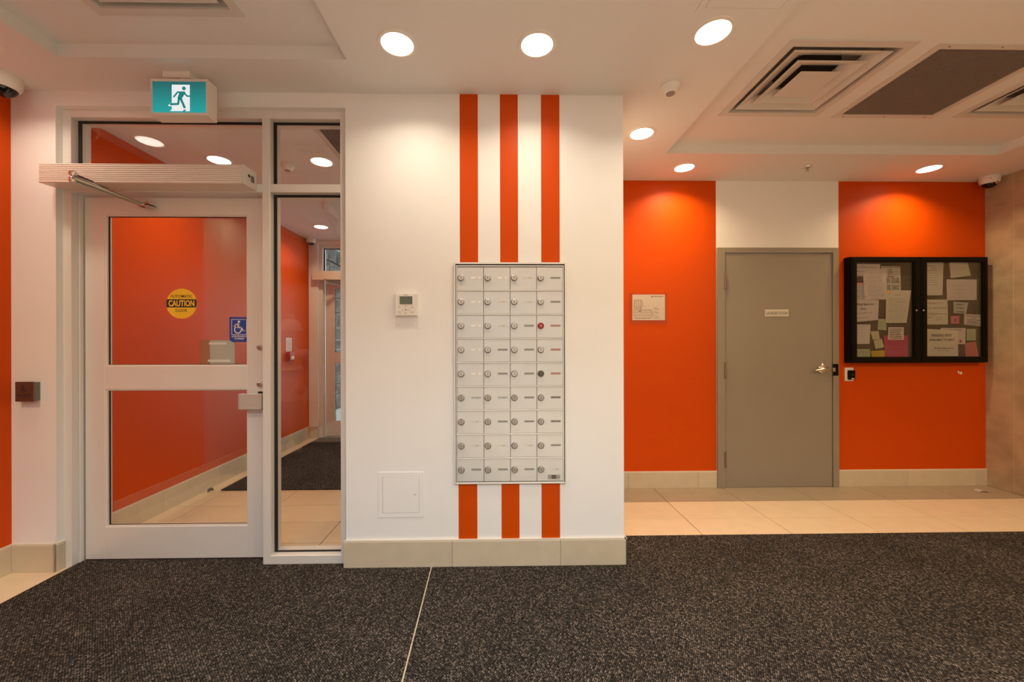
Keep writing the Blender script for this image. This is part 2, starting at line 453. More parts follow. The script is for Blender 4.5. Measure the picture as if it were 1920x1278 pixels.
# ------------------------------------------------------------------ floor mats with toothed edges
def toothed(pts, pitch=.0095, depth=.0035):
    out = []
    n = len(pts)
    for i in range(n):
        a, b = Vector(pts[i]), Vector(pts[(i + 1) % n])
        d = b - a; L = d.length; k = max(1, int(L / pitch)); u = d / L; nn = Vector((u.y, -u.x))
        for j in range(k):
            out.append(a + d * (j / k)); out.append(a + d * ((j + .5) / k) + nn * depth)
    return [tuple(p) for p in out]
def floor_mat(name, label, pts, grp=None):
    # pts counter-clockwise, outward normal on the right of each side
    ar = sum(pts[i][0] * pts[(i + 1) % len(pts)][1] - pts[(i + 1) % len(pts)][0] * pts[i][1] for i in range(len(pts)))
    if ar < 0: pts = pts[::-1]
    return tag(MB().prism(toothed(pts), 'xy', 0.0002, .008).build(name, MATTE), label, 'floor mat', grp)
floor_mat('entrance_mat', 'charcoal ribbed entrance mat lying in front of the glazed door and thermostat',
          [(-2.437, -2.7), (-.3252, -2.7), (-.3930, -.019), (-.889, -.019), (-.889, .029), (-1.366, .029), (-1.366, .093), (-2.44, .093)])
floor_mat('lobby_mat', 'charcoal ribbed mat spreading from below the mailboxes towards the laundry door',
          [(-.3415, -1.5), (4.2, -1.5), (4.2, .32), (.741, .32), (.741, -.019), (-.3790, -.019)])
floor_mat('vestibule_mat', 'charcoal ribbed mat inside the vestibule before the outer door',
          [(-2.416, 1.212), (-.9, 1.212), (-.9, 3.10), (-2.416, 3.10)])

# ------------------------------------------------------------------ aluminium storefronts (inner and outer)
FY0, FY1 = .035, .150
def storefront(n, dx, dy, lab):
    e = thing('window_%d' % n, lab[0], 'glazed screen', (-1.68 + dx, .09 + dy, 0), kind='structure')
    def B(name, x0, x1, y0, y1, z0, z1, m=ALU, p=e, bev=.0015):
        return box(name, x0 + dx, x1 + dx, y0 + dy, y1 + dy, z0, z1, m, p, bev)
    B('jamb', WX0, -2.443, FY0, FY1, 0, 2.617)
    B('jamb', -.915, WX1, FY0, FY1, 0, 2.617)
    B('mullion', -1.361, -1.318, FY0, FY1, 0, 2.573)
    B('head', -2.443, -.915, FY0, FY1, 2.573, 2.617)
    B('transom_bar', -2.443, -1.361, FY0, FY1, 2.148, 2.196)
    B('transom_bar', -1.318, -.915, FY0, FY1, 2.148, 2.196)
    B('sill', -1.318, -.915, FY0, FY1, 0, .054)
    B('door_stop', -2.443, -2.436, .075, .096, 0, 2.148)
    for x0, x1, z0, z1 in ((-2.443, -1.361, 2.196, 2.573), (-1.318, -.915, 2.196, 2.573), (-1.318, -.915, .054, 2.148)):
        g = MB().ring((x0 + dx, x1 + dx, z0, z1), (x0 + dx + .017, x1 + dx - .001, z0 + .008, z1 - .013), 'xz', .076 + dy, .083 + dy)
        g.build('gasket', BLACK, e)
        MB().box(x0 + dx, x1 + dx, .083 + dy, .089 + dy, z0, z1).build('glass_pane', GLASS, e)
    # door leaf
    d = thing('door_%d' % n, lab[1], 'door', (-1.9 + dx, .12 + dy, .012), kind='structure')
    x0, x1, xa, xb = -2.431, -1.366, -2.318, -1.488
    B('stile', x0, xa, .100, .145, .012, 2.137, p=d, bev=.001)
    B('stile', xb, x1, .100, .145, .012, 2.137, p=d, bev=.001)
    B('top_rail', xa, xb, .100, .145, 2.036, 2.137, p=d, bev=.001)
    B('middle_rail', xa, xb, .100, .145, 1.008, 1.146, p=d, bev=.001)
    B('bottom_rail', xa, xb, .100, .145, .012, .200, p=d, bev=.001)
    for z0, z1 in ((1.146, 2.036), (.200, 1.008)):
        MB().ring((xa + dx, xb + dx, z0, z1), (xa + dx + .011, xb + dx - .006, z0 + .007, z1 - .007), 'xz', .104 + dy, .116 + dy).build('glazing_bead', ALUH, d)
        MB().ring((xa + dx + .006, xb + dx - .002, z0 + .003, z1 - .003), (xa + dx + .017, xb + dx - .006, z0 + .0095, z1 - .010), 'xz', .114 + dy, .119 + dy).build('gasket', BLACK, d)
        MB().box(xa + dx, xb + dx, .119 + dy, .125 + dy, z0, z1).build('glass_pane', GLASS, d)
    B('bottom_sweep', x0 + .01, x1, .108, .137, .008, .014, STEEL, d, 0)
    return e, d
w1, d1 = storefront(1, 0, 0, ('aluminium glazed screen with transoms and narrow sidelight beside the entrance door',
                              'aluminium framed glass entrance door with caution sticker'))
w2, d2 = storefront(2, DX, DY, ('aluminium glazed screen at the outer end of the vestibule',
                                'aluminium framed outer glass door of the vestibule'))
# latch paddle and lock cylinders on the entrance door
p0, p1 = aY(447, 738, .055), aY(490, 767, .055)
lp = MB().box(p0.x + .006, p1.x + .004, .050, .058, p1.z, p0.z, .001).box(p0.x + .002, p0.x + .008, .050, .10, p1.z + .001, p0.z - .001).box(p0.x + .02, p1.x + .004, .058, .099, p1.z + .004, p0.z - .004).build('latch_guard', mat('zinc plate', (.66, .64, .60), .35, .5), d1)
box('latch_plate', -1.425, -1.367, .097, .101, p1.z - .008, p0.z + .008, BLACK, d1)
for v in (651, 720.5):
    p = aY(487.5, v, .1)
    c = MB().lathe([(.0145, 0), (.0145, .010), (.011, .013), (.0, .013)], (0, 0, 0), 'y', 20)
    bmesh.ops.scale(c.bm, verts=c.bm.verts, vec=(1, -1, 1)); bmesh.ops.translate(c.bm, verts=c.bm.verts, vec=(p.x, .1, p.z))
    c.build('lock_cylinder', STEEL, d1, True)

# ------------------------------------------------------------------ door operators
def operator(label, dx, dy, x0, x1, z0, z1, arm):
    e = thing('door_operator', label, 'door operator', ((x0 + x1) / 2 + dx, -.03 + dy, z0), 'automatic door operators')
    yf, yb = -.088, .033
    prof = [(yb, z0 + .004), (yf + .004, z0), (yf, z0 + .004)]
    n = 9; h = (z1 - z0 - .010) / n
    for k in range(n):
        a = z0 + .005 + k * h
        prof += [(yf, a + h * .10), (yf, a + h * .62), (yf + .0045, a + h * .74), (yf + .0045, a + h * .96)]
    prof += [(yf, z1 - .004), (yf + .004, z1), (yb, z1)]
    MB().prism([(a + dy, b) for a, b in prof], 'yz', x0 + dx, x1 + dx - .004).build('cover', ALUH, e)
    c = MB().prism([(a + dy, b) for a, b in ((yb, z0 + .003), (yf + .002, z0 - .001), (yf - .001, z0 + .003), (yf - .001, z1 - .002), (yf + .002, z1 + .001), (yb, z1 + .001))], 'yz', x1 + dx - .004, x1 + dx)
    c = c.build('end_cap', mat('grey end cap', (.60, .57, .53), .45), e)
    zm = (z0 + z1) / 2 + .004
    MB().lathe([(.009, 0), (.009, .0012), (0, .0012)], (x1 + dx, -.035 + dy, zm + .006), 'x', 18).build('key_hole', DARK, c)
    box('rocker_switch', x1 + dx, x1 + dx + .003, -.018 + dy, .008 + dy, zm - .020, zm + .016, DUCT, c, .001)
    if arm:
        K, Sp, Sh = arm
        MB().tube([Vector(Sp) + Vector((0, 0, .012)), Vector(K) + Vector((0, 0, .012))], [.010, .008], 10).build('main_arm', DUCT, e, True)
        MB().lathe([(.016, 0), (.016, .03)], (Sp[0], Sp[1], Sp[2]), 'z', 18).build('spindle', STEEL, e, True)
        kn = MB()
        kn.lathe([(0, -.028), (.014, -.028), (.016, -.024), (.016, -.008), (.014, -.005), (.007, -.005), (.007, .006), (.014, .006), (.016, .010), (.016, .024), (.013, .027), (0, .027)], K, 'z', 20)
        kn.build('knuckle', CHROME, e, True)
        KK = Vector(K) + Vector((0, 0, -.010)); SS = Vector(Sh)
        MB().tube([KK, KK.lerp(SS, .12), KK.lerp(SS, .55), SS], [.019, .018, .013, .010], 12).build('link_arm', STEEL, e, True)
        sh = MB()
        sh.lathe([(0, -.012), (.011, -.012), (.012, -.009), (.012, .009), (.010, .012), (0, .012)], SS, 'z', 18)
        sh.box(SS.x - .020, SS.x + .045, SS.y - .012, .1 + dy, SS.z - .012, SS.z - .004, .002).box(SS.x - .020, SS.x + .045, SS.y - .012, .1 + dy, SS.z + .004, SS.z + .012, .002)
        sh.build('door_shoe', CHROME, e, True)
    return e
K = aY(137, 331, -.19); Sh = aY(268, 384, .062)
operator('ribbed aluminium automatic door operator with steel arm above the entrance door', 0, 0, -2.485, -1.392, 2.150, 2.255, (K, (-2.205, -.012, 2.140), Sh))
op2 = operator('plain aluminium automatic door operator above the outer vestibule door', 0, DY, -2.475, -1.36, 2.120, 2.238, ((-2.28, DY - .14, 2.10), (-1.9, DY - .03, 2.10), (-2.12, DY + .07, 2.06)))

# ------------------------------------------------------------------ stickers on the door glass
SYG = .1185
c = aY(340.5, 569, SYG); r = (aY(369, 569, SYG) - c).length
st = thing('caution_sticker', 'round yellow automatic door caution sticker on the entrance door glass', 'sticker', (c.x, SYG, c.z - r))
MB().disc(c.x, c.z, r, SYG - .0006, SYG + .0004, 48).build('disc', YEL, st)
hb = r * .275
pts = []
for k in range(13):
    a = math.asin(.275) * (1 - 2 * k / 12); pts.append((c.x + r * math.cos(a), c.z + .02 * r + r * math.sin(a)))
for k in range(13):
    a = math.asin(.275) * (-1 + 2 * k / 12); pts.append((c.x - r * math.cos(a), c.z + .02 * r + r * math.sin(a)))
MB().prism(pts, 'xz', SYG - .0010, SYG - .0002).build('black_band', PRINT, st)
text('lettering', 'CAUTION', c.x, c.z + .02 * r, r * 1.70, r * .42, SYG - .0013, YEL, st, bold=.03)
text('lettering', 'AUTOMATIC', c.x, c.z + .49 * r, r * 1.46, r * .19, SYG - .0013, PRINT, st, bold=.006)
text('lettering', 'DOOR', c.x, c.z - .46 * r, r * .76, r * .19, SYG - .0013, PRINT, st, bold=.006)
# wheelchair sticker, drawn in zoomed pixels of the photo mapped onto the glass
def zp(x, y): p = aY(300 + x / 7.989, 530 + y / 7.989, SYG); return (p.x, p.z)
sc_ = (zp(200, 0)[0] - zp(100, 0)[0]) / 100
b0 = zp(1040, 885)
st = thing('accessible_sticker', 'blue wheelchair sticker reading activate switch to operate, on the door glass', 'sticker', (b0[0] + .05, SYG, b0[1]))
MB().prism([zp(1040, 512), zp(1322, 512), zp(1322, 886), zp(1085, 886), zp(1042, 855)], 'xz', SYG - .0006, SYG + .0004).build('backing', BLUE, st)
m_ = MB()
fr = [zp(1075, 548), zp(1298, 548), zp(1298, 775), zp(1075, 775), zp(1075, 548)]
m_.stroke(fr, 7 * sc_, SYG - .0012, SYG - .0005)
m_.build('border', STW, st)
m_ = MB()
def picto_chair(m_, f, s, y0, y1):
    m_.disc(*f(1184, 582), 18 * s, y0, y1)
    m_.stroke([f(1180, 615), f(1166, 665), f(1215, 668), f(1248, 722), f(1266, 714)], 22 * s, y0, y1)
    m_.stroke([f(1172, 612), f(1135, 625), f(1116, 655)], 16 * s, y0, y1)
    cx, cz = f(1168, 703)
    m_.arc(cx, cz, 50 * s, 14 * s, math.radians(120), math.radians(375), y0, y1)
picto_chair(m_, zp, sc_, SYG - .0012, SYG - .0005); m_.build('pictogram', STW, st)
q = zp(1188, 802); text('lettering', 'ACTIVATE SWITCH', q[0], q[1], 230 * sc_, 26 * sc_, SYG - .0012, STW, st, bold=.02)
q = zp(1190, 836); text('lettering', 'TO OPERATE', q[0], q[1], 145 * sc_, 26 * sc_, SYG - .0012, STW, st, bold=.02)
# mirrored panel built as sleeve and paper; orange showing through is painted in
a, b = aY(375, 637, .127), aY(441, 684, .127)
st = thing('reflected_panel', 'reflected pale panel built as an orange sheet and grey paper behind the entrance door glass', 'reflected panel', ((a.x + b.x) / 2, .128, b.z))
MB().box(a.x, b.x, .1265, .128, b.z, a.z).build('sleeve', mat('orange tinted sheet', (.50, .20, .10), .3), st)
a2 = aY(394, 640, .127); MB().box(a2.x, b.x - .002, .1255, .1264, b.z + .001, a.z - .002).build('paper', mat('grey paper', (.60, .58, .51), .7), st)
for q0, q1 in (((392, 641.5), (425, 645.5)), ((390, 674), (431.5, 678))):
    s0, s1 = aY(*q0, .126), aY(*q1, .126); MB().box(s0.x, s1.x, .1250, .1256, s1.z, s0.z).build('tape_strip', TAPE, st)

# ------------------------------------------------------------------ push plate
a, b = aY(28.8, 715.5, -.032), aY(64, 752.5, -.032)
st = thing('push_plate', 'bronze square wheelchair push plate on the white strip of wall', 'push plate', ((a.x + b.x) / 2, -.02, b.z))
MB().box(a.x, b.x, -.034, -.028, b.z, a.z, .0012).build('plate', BRONZE, st)
MB().box(a.x + .004, b.x - .002, -.028, 0, b.z + .004, a.z - .004, .001).build('housing', mat('grey housing', (.16, .145, .12), .5), st)
PW, PH = b.x - a.x, a.z - b.z
def pp(x, y): return (a.x + (x - 258) / (880 - 258) * PW, a.z - (y - 272) / (962 - 272) * PH)
ps = PW / (880 - 258)
m_ = MB(); y0, y1 = -.0348, -.0338
m_.disc(*pp(512, 415), 26 * ps, y0, y1); m_.stroke([pp(505, 450), pp(510, 540), pp(590, 545), pp(640, 605)], 26 * ps, y0, y1)
q = pp(510, 585); m_.arc(q[0], q[1], 55 * ps, 18 * ps, math.radians(110), math.radians(370), y0, y1)
m_.build('pictogram', PRINT, st)
q = pp(555, 740); text('lettering', 'PUSH', q[0], q[1], 400 * ps, 80 * ps, -.0346, PRINT, st, bold=.02)
q = pp(555, 812); text('lettering', 'TO OPEN', q[0], q[1], 380 * ps, 28 * ps, -.0346, PRINT, st)

# ------------------------------------------------------------------ exit sign
a, b = aY(281.5, 147.5, -.20), aY(389, 216.5, -.20)
st = thing('exit_sign', 'green running man exit sign hanging from the ceiling over the entrance door', 'exit sign', ((a.x + b.x) / 2, -.165, b.z))
y0, y1 = -.200, -.130
fx0, fx1 = a.x + (160 - 125) / (1345 - 125) * (b.x - a.x), a.x + (1312 - 125) / (1345 - 125) * (b.x - a.x)
zz = lambda y: a.z + (b.z - a.z) * (y - 245) / (1015 - 245)
fz0, fz1 = zz(955), zz(290)
hs = MB().ring((a.x, b.x, b.z, a.z), (fx0, fx1, fz0, fz1), 'xz', y0, y1).box(a.x + .003, b.x - .003, y1 - .01, y1, b.z + .003, a.z - .003).build('housing', WPLAST, st)
def glow(name, col, st0, st1):
    m = mat(name, (.02, .02, .02), .3, emit=(col, 1)); nt = m.node_tree; n = nt.nodes
    tc = n.new('ShaderNodeTexCoord'); sp = n.new('ShaderNodeSeparateXYZ'); mr = n.new('ShaderNodeMapRange')
    nt.links.new(tc.outputs['Generated'], sp.inputs[0]); nt.links.new(sp.outputs['Z'], mr.inputs['Value'])
    mr.inputs['To Min'].default_value = st0; mr.inputs['To Max'].default_value = st1
    nt.links.new(mr.outputs[0], n['Principled BSDF'].inputs['Emission Strength'])
    return m
TEAL = glow('lit green sign face', (.0, .33, .33), 1.05, .36)
TEALF = mat('lit green figure', (.02, .02, .02), .3, emit=((.0, .26, .25), .75))
SIGNW = mat('lit white sign face', (.1, .1, .1), .3, emit=((.86, .90, .90), .9))
MB().box(fx0, fx1, y0 + .006, y0 + .009, fz0, fz1).build('face', TEAL, st)
def ep(x, y): return (fx0 + (x - 160) / (1312 - 160) * (fx1 - fx0), zz(y))
es = (fx1 - fx0) / (1312 - 160)
ya, yb_ = y0 + .0055, y0 + .0062
m_ = MB().prism([ep(565, 352), ep(950, 352), ep(950, 912), ep(525, 912), ep(565, 878)], 'xz', ya, yb_)
m_.stroke([ep(505, 790), ep(540, 752), ep(570, 752)], 24 * es, ya, yb_); m_.stroke([ep(500, 796), ep(570, 796)], 22 * es, ya, yb_)
m_.build('door_panel', SIGNW, st)
m_ = MB(); ya -= .0007; yb_ -= .0007
m_.disc(*ep(826, 430), 40 * es, ya, yb_)
m_.stroke([ep(790, 512), ep(690, 512), ep(612, 608)], 32 * es, ya, yb_)
m_.stroke([ep(830, 515), ep(890, 592), ep(958, 595)], 32 * es, ya, yb_)
m_.prism([ep(735, 496), ep(848, 496), ep(856, 530), ep(778, 650), ep(720, 690), ep(690, 640)], 'xz', ya, yb_)
m_.stroke([ep(722, 640), ep(702, 762), ep(545, 768)], 44 * es, ya, yb_)
m_.stroke([ep(756, 640), ep(846, 850)], 48 * es, ya, yb_, False)
m_.prism([ep(795, 915), ep(840, 880), ep(870, 885), ep(850, 915)], 'xz', ya, yb_)
m_.build('running_figure', TEALF, st)
ca, cb = aZ(305, 136, 2.692), aZ(359, 146.5, 2.685)
MB().box(-1.752, -1.612, -.205 + .03, -.115, 2.668, ZC, .002).build('ceiling_plate', WPLAST, st)
MB().lathe([(.012, a.z), (.012, 2.688)], (-1.66, -.155, 0), 'z', 16).build('stem', WPLAST, st, True)

# ------------------------------------------------------------------ thermostat, access panel
a, b = aY(740.5, 550, -.022), aY(783, 591.5, -.022)
st = thing('thermostat', 'square white thermostat with green display beside the mailboxes', 'thermostat', ((a.x + b.x) / 2, -.01, b.z))
MB().box(a.x, b.x, -.022, 0, b.z, a.z, .003, 2).build('body', WPLAST, st)
W, H_ = b.x - a.x, a.z - b.z
def tp(x, y): return (a.x + (x - 285) / (1045 - 285) * W, a.z - (y - 270) / (1025 - 270) * H_)
q0, q1 = tp(440, 640), tp(875, 365)
MB().ring((q0[0] - .003, q1[0] + .003, q0[1] - .003, q1[1] + .003), (q0[0], q1[0], q0[1], q1[1]), 'xz', -.0235, -.021).build('display_bezel', STW, st)
MB().box(q0[0], q1[0], -.0225, -.021, q0[1], q1[1]).build('display', LCD, st)
for x0, y0_, x1, y1_ in ((590, 312, 720, 328), (400, 728, 470, 745), (820, 740, 915, 756), (355, 885, 490, 893), (380, 935, 490, 943), (810, 885, 930, 893), (800, 920, 930, 928)):
    p, r_ = tp(x0, y1_), tp(x1, y0_); box('key_print', p[0], r_[0], -.0224, -.0218, p[1], r_[1], mat('grey print', (.2, .19, .17), .7), st)
ts = W / 760
m_ = MB(); q = tp(652, 820); m_.arc(q[0], q[1], 125 * ts, 8 * ts, 0, 2 * math.pi, -.0225, -.0218); m_.disc(q[0], q[1], 48 * ts, -.0228, -.0218)
m_.build('round_pad', mat('pad grey', (.55, .52, .48), .5), st)
for x, y in ((650, 712), (775, 828), (650, 942), (530, 828)): MB().disc(*tp(x, y), 13 * ts, -.0230, -.0218, 10).build('pad_key', PRINT, st)

a, b = aY(709.5, 885, 0), aY(794.5, 968.5, 0); c0, c1 = aY(717.5, 893, 0), aY(786.5, 960.5, 0)
st = thing('access_panel', 'white square access panel low on the wall beside the mailboxes', 'access panel', ((a.x + b.x) / 2, 0, b.z))
MB().ring((a.x, b.x, b.z, a.z), (c0.x, c1.x, c1.z, c0.z), 'xz', -.003, .001).build('flange', WHITE, st)
MB().box(c0.x + .0012, c1.x - .0012, -.0035, .0005, c1.z + .0012, c0.z - .0012, .0008).build('hatch', WHITE, st)
MB().box(c0.x - .001, c1.x + .001, -.0006, .0002, c1.z - .001, c0.z + .001).build('gap', mat('shadow gap filler', (.22, .20, .18), .9), st)
MB().disc(c1.x - .025, (c0.z + c1.z) / 2, .003, -.0042, -.003, 12).build('latch', DUCT, st)

# ------------------------------------------------------------------ mailbox bank
a, b = aY(851.5, 491.5, -.012), aY(1062, 905.5, -.012)
ix0, ix1, iz0, iz1 = -.238, .368, .484, 1.713
st = thing('mailbox_bank', 'silver bank of thirty six mailboxes recessed in the white wall', 'mailbox', ((a.x + b.x) / 2, -.01, b.z))
MB().ring((a.x, b.x, b.z, a.z), (a.x + .007, b.x - .007, b.z + .006, a.z - .010), 'xz', -.014, 0).build('surround', MBOXF, st)
MB().box(a.x + .002, b.x - .002, -.0035, .0, b.z + .002, a.z - .002).build('shadow_gap', DARK, st)
MB().ring((ix0 - .0045, ix1 + .0045, iz0 - .0045, iz1 + .006), (ix0, ix1, iz0, iz1), 'xz', -.012, -.001).build('inner_frame', MBOXF, st)
CW, CH = (ix1 - ix0) / 4, (iz1 - iz0) / 9
for k in range(1, 9):
    MB().box(ix0, ix1, -.0125, -.003, iz0 + k * CH - .003, iz0 + k * CH + .0025, .0008).build('divider', MBOXF, st)
SL = {'w': mat('white name card', (.88, .87, .84), .25), 'p': mat('pale name slot', (.66, .64, .61), .3), 'g': mat('grey name slot', (.28, .27, .25), .3),
      'd': mat('dark name slot', (.19, .18, .165), .3), 'r': mat('reflection tinted name slot', (.42, .20, .155), .3), 'b': mat('bluish name slot', (.42, .45, .47), .3)}  # the reddish slots have a red reflection painted into their colour
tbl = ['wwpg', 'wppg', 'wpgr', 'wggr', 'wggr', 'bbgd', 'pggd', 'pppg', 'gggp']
LOCKG = mat('dark lock face', (.16, .145, .13), .35, .7)
lock_me = slot_me = mark_me = face_me = None
def place(me_ob, parent, off):
    c = me_ob.copy(); COL.objects.link(c); c.parent = parent; c.location = off; ORG[c] = ORG[parent]; return c
first = True
for rr in range(9):
    for cc in range(4):
        x0, z1 = ix0 + cc * CW, iz1 - rr * CH
        off = Vector((cc * CW, 0, -rr * CH))
        if first:
            dr = MB().box(x0 + .0012, x0 + CW - .0012, -.0095, -.003, z1 - CH + .0042, z1 - .0036, .0007).build('door', MBOX, st)
            door0 = dr
            lx, lz = x0 + .0235, z1 - CH * .5 + .003
            L0 = MB().lathe([(.0175, .0), (.0185, .003), (.0175, .009), (.0145, .011), (.0135, .0095), (0, .0095)], (0, 0, 0), 'y', 24)
            bmesh.ops.scale(L0.bm, verts=L0.bm.verts, vec=(1, -1, 1)); bmesh.ops.translate(L0.bm, verts=L0.bm.verts, vec=(lx, -.0095, lz))
            L0 = L0.build('lock', mat('lock barrel steel', (.30, .28, .26), .3, .8), dr, True)
            lf = MB().disc(lx, lz, .0135, -.0200, -.0190).build('lock_face', mat('lock face', (.74, .72, .69), .35, .3), dr)
            f0 = MB()
            for k in (-1, 0, 1): f0.box(lx - .006, lx + .006, -.0205, -.0198, lz + k * .0055 - .0012, lz + k * .0055 + .0012)
            f0 = f0.build('keyway_marks', LOCKG, dr)
            sx0, sx1 = x0 + .079, x0 + .137; sz = lz + .0005
            pts = [(sx0 + .0055 + .0055 * math.cos(t), sz + .0055 * math.sin(t)) for t in [math.pi / 2 + math.pi * k / 8 for k in range(9)]] + \
                  [(sx1 - .0055 + .0055 * math.cos(t), sz + .0055 * math.sin(t)) for t in [-math.pi / 2 + math.pi * k / 8 for k in range(9)]]
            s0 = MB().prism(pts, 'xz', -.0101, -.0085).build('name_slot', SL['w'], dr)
            n0 = MB()
            for k in range(3): n0.box(sx0 + .028 + k * .0045, sx0 + .031 + k * .0045, -.0104, -.0100, sz - .0022, sz + .0022)
            n0 = n0.build('number_print', mat('faint grey print', (.30, .29, .28), .6), dr)
            parts0 = (L0, f0, s0, n0, lf); first = False
        else:
            dr = door0.copy(); COL.objects.link(dr); dr.location = off; ORG[dr] = ORG[st]
            for p in parts0:
                c = p.copy(); COL.objects.link(c); c.parent = dr
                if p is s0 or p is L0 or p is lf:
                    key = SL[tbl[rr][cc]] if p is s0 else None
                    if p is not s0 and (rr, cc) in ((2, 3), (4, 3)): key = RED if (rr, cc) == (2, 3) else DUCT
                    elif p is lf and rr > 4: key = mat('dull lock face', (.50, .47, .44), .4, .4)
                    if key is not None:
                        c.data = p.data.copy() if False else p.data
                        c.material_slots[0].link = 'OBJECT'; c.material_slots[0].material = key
                if p is f0 and (rr, cc) in ((2, 3),): c.material_slots[0].link = 'OBJECT'; c.material_slots[0].material = STEEL
a, b = aY(1027, 889, -.0097), aY(1050, 898.5, -.0097)
lb = MB().box(a.x, b.x, -.0102, -.0092, b.z, a.z).build('maker_plate', mat('grey plate', (.45, .44, .42), .4), st)
m_ = MB(); wz = a.z - b.z
m_.box(a.x, b.x, -.0106, -.0101, b.z + wz * .30, b.z + wz * .40).box(a.x, b.x, -.0106, -.0101, b.z + wz * .62, b.z + wz * .72).box(a.x + .022, b.x - .022, -.0107, -.0101, b.z + wz * .15, b.z + wz * .9)
m_.build('plate_print', LOCKG, lb)

# ------------------------------------------------------------------ laundry room door
e = thing('door_3', 'grey painted steel laundry room door in a grey frame', 'door', (2.47, YB, 0), kind='structure')
fx0, fx1, fz1 = 1.917, 2.996, 2.108
ox0, ox1, oz1 = 1.984, 2.945, 2.063
m_ = MB(); m_.box(fx0, ox0, YB - .022, YB + .10, 0, fz1, .002).box(ox1, fx1, YB - .022, YB + .10, 0, fz1, .002).box(ox0, ox1, YB - .022, YB + .10, oz1, fz1, .002)
m_.build('door_frame', DGREY, e)
sl = MB().box(ox0 + .003, ox1 - .004, YB - .012, YB + .035, .006, oz1 - .004, .0015).build('slab', DGREY, e)
MB().box(ox0 + .003, ox1 - .004, YB - .006, YB + .03, .001, .006).build('threshold_seal', STEEL, e)
for z0, z1 in ((1.745, 1.877), (.965, 1.097), (.184, .316)):
    h = MB(); h.lathe([(.0075, z0), (.0075, z1)], (ox0 - .002, YB - .026, 0), 'z', 12)
    h.lathe([(.0, z0 - .006), (.006, z0 - .004), (.006, z0)], (ox0 - .002, YB - .026, 0), 'z', 12, False)
    h.lathe([(.006, z1), (.006, z1 + .004), (0, z1 + .006)], (ox0 - .002, YB - .026, 0), 'z', 12, False)
    h.build('hinge', mat('worn hinge steel', (.26, .17, .13), .4, .6), e, True)
hx, hz = 2.858, 1.042
hd = MB()
hd.lathe([(.044, 0), (.044, -.006), (.038, -.013), (.020, -.016), (.016, -.05), (0, -.05)], (hx, YB - .012, hz), 'y', 28)
hd = hd.build('handle_rose', CHROME, e, True)
MB().tube([(hx + .012, YB - .056, hz), (hx, YB - .060, hz), (hx - .03, YB - .062, hz + .002), (hx - .065, YB - .061, hz - .004), (hx - .105, YB - .056, hz - .012)], [.013, .016, .0135, .011, .0085], 14).build('lever', CHROME, hd, True)
box('strike_plate', 2.940, 2.988, YB - .0245, YB - .02, .982, 1.085, BLKF, e, .001)
box('strike_latch', 2.938, 2.960, YB - .0262, YB - .02, 1.018, 1.052, STEEL, e, .001)
a, b = aY(1434.5, 580, YB - .014), aY(1478.5, 593, YB - .014)
st = thing('door_sign', 'small plate reading laundry room on the grey door', 'sign', ((a.x + b.x) / 2, YB - .013, b.z))
MB().box(a.x, b.x, YB - .0155, YB - .012, b.z, a.z, .0006).build('plate', mat('beige sign plate', (.58, .54, .46), .4), st)
text('lettering', 'LAUNDRY ROOM', (a.x + b.x) / 2, (a.z + b.z) / 2 - .002, (b.x - a.x) * .90, (a.z - b.z) * .42, YB - .0158, mat('brown lettering', (.07, .055, .04), .6), st)

# ------------------------------------------------------------------ floor plan, card reader, chipped plaster, paper scrap
a, b = aY(1180, 549, YB - .008), aY(1251, 606.5, YB - .008)
st = thing('floor_plan', 'framed white evacuation floor plan under clear acrylic on the orange wall', 'floor plan', ((a.x + b.x) / 2, YB - .005, b.z))
MB().box(a.x, b.x, YB - .009, YB - .005, b.z, a.z, .001).build('acrylic_cover', ACRYL, st)
def fp(x, y): p = aY(1170 + x / 17.04, 540 + y / 17.04, YB - .004); return (p.x, p.z)
q0, q1 = fp(270, 1022), fp(1308, 205)
MB().box(q0[0], q1[0], YB - .0045, YB - .0015, q0[1], q1[1]).build('sheet', mat('plan paper', (.82, .76, .70), .6), st)
m_ = MB(); y0, y1 = YB - .0049, YB - .0044; fs = (fp(1000, 0)[0] - fp(0, 0)[0]) / 1000
def ln(*p, w=9): m_.stroke([fp(*q) for q in p], w * fs, y0, y1, False)
ln((325, 385), (550, 378), (590, 450), (590, 560), (560, 645), (325, 645), (325, 385), w=14)
ln((320, 690), (850, 690), (900, 740), (900, 930), (800, 965), (350, 965), (320, 880), (320, 690), w=14)
for x in (390, 460, 520): ln((x, 385), (x, 645))
for y in (440, 500, 560, 600): ln((325, y), (585, y))
for x in range(380, 890, 58): ln((x, 690), (x, 770)); ln((x, 860), (x, 965))
for y in (770, 815, 860): ln((320, y), (900, y))
ln((520, 600), (520, 740), w=12); ln((460, 740), (540, 750), w=26)
ln((930, 265), (1255, 265), w=20); ln((870, 280), (920, 260), w=30); ln((880, 300), (905, 255), w=24)
for k, y in enumerate((610, 655, 675, 750, 775, 800, 860, 905, 940, 965)): ln((925 if k in (0, 6) else 950, y), (1060 + (k * 37) % 110, y), w=8)
ln((630, 575), (720, 580), w=8)
m_.build('plan_print', mat('plan ink', (.30, .20, .18), .7), st)
m_ = MB()
for x, y in ((210, 195), (1335, 195), (210, 1055), (1335, 1055)): m_.disc(*fp(x, y), 14 * fs, YB - .0115, YB - .009, 12)
m_.build('screw_caps', mat('dark screw', (.06, .015, .008), .4), st)

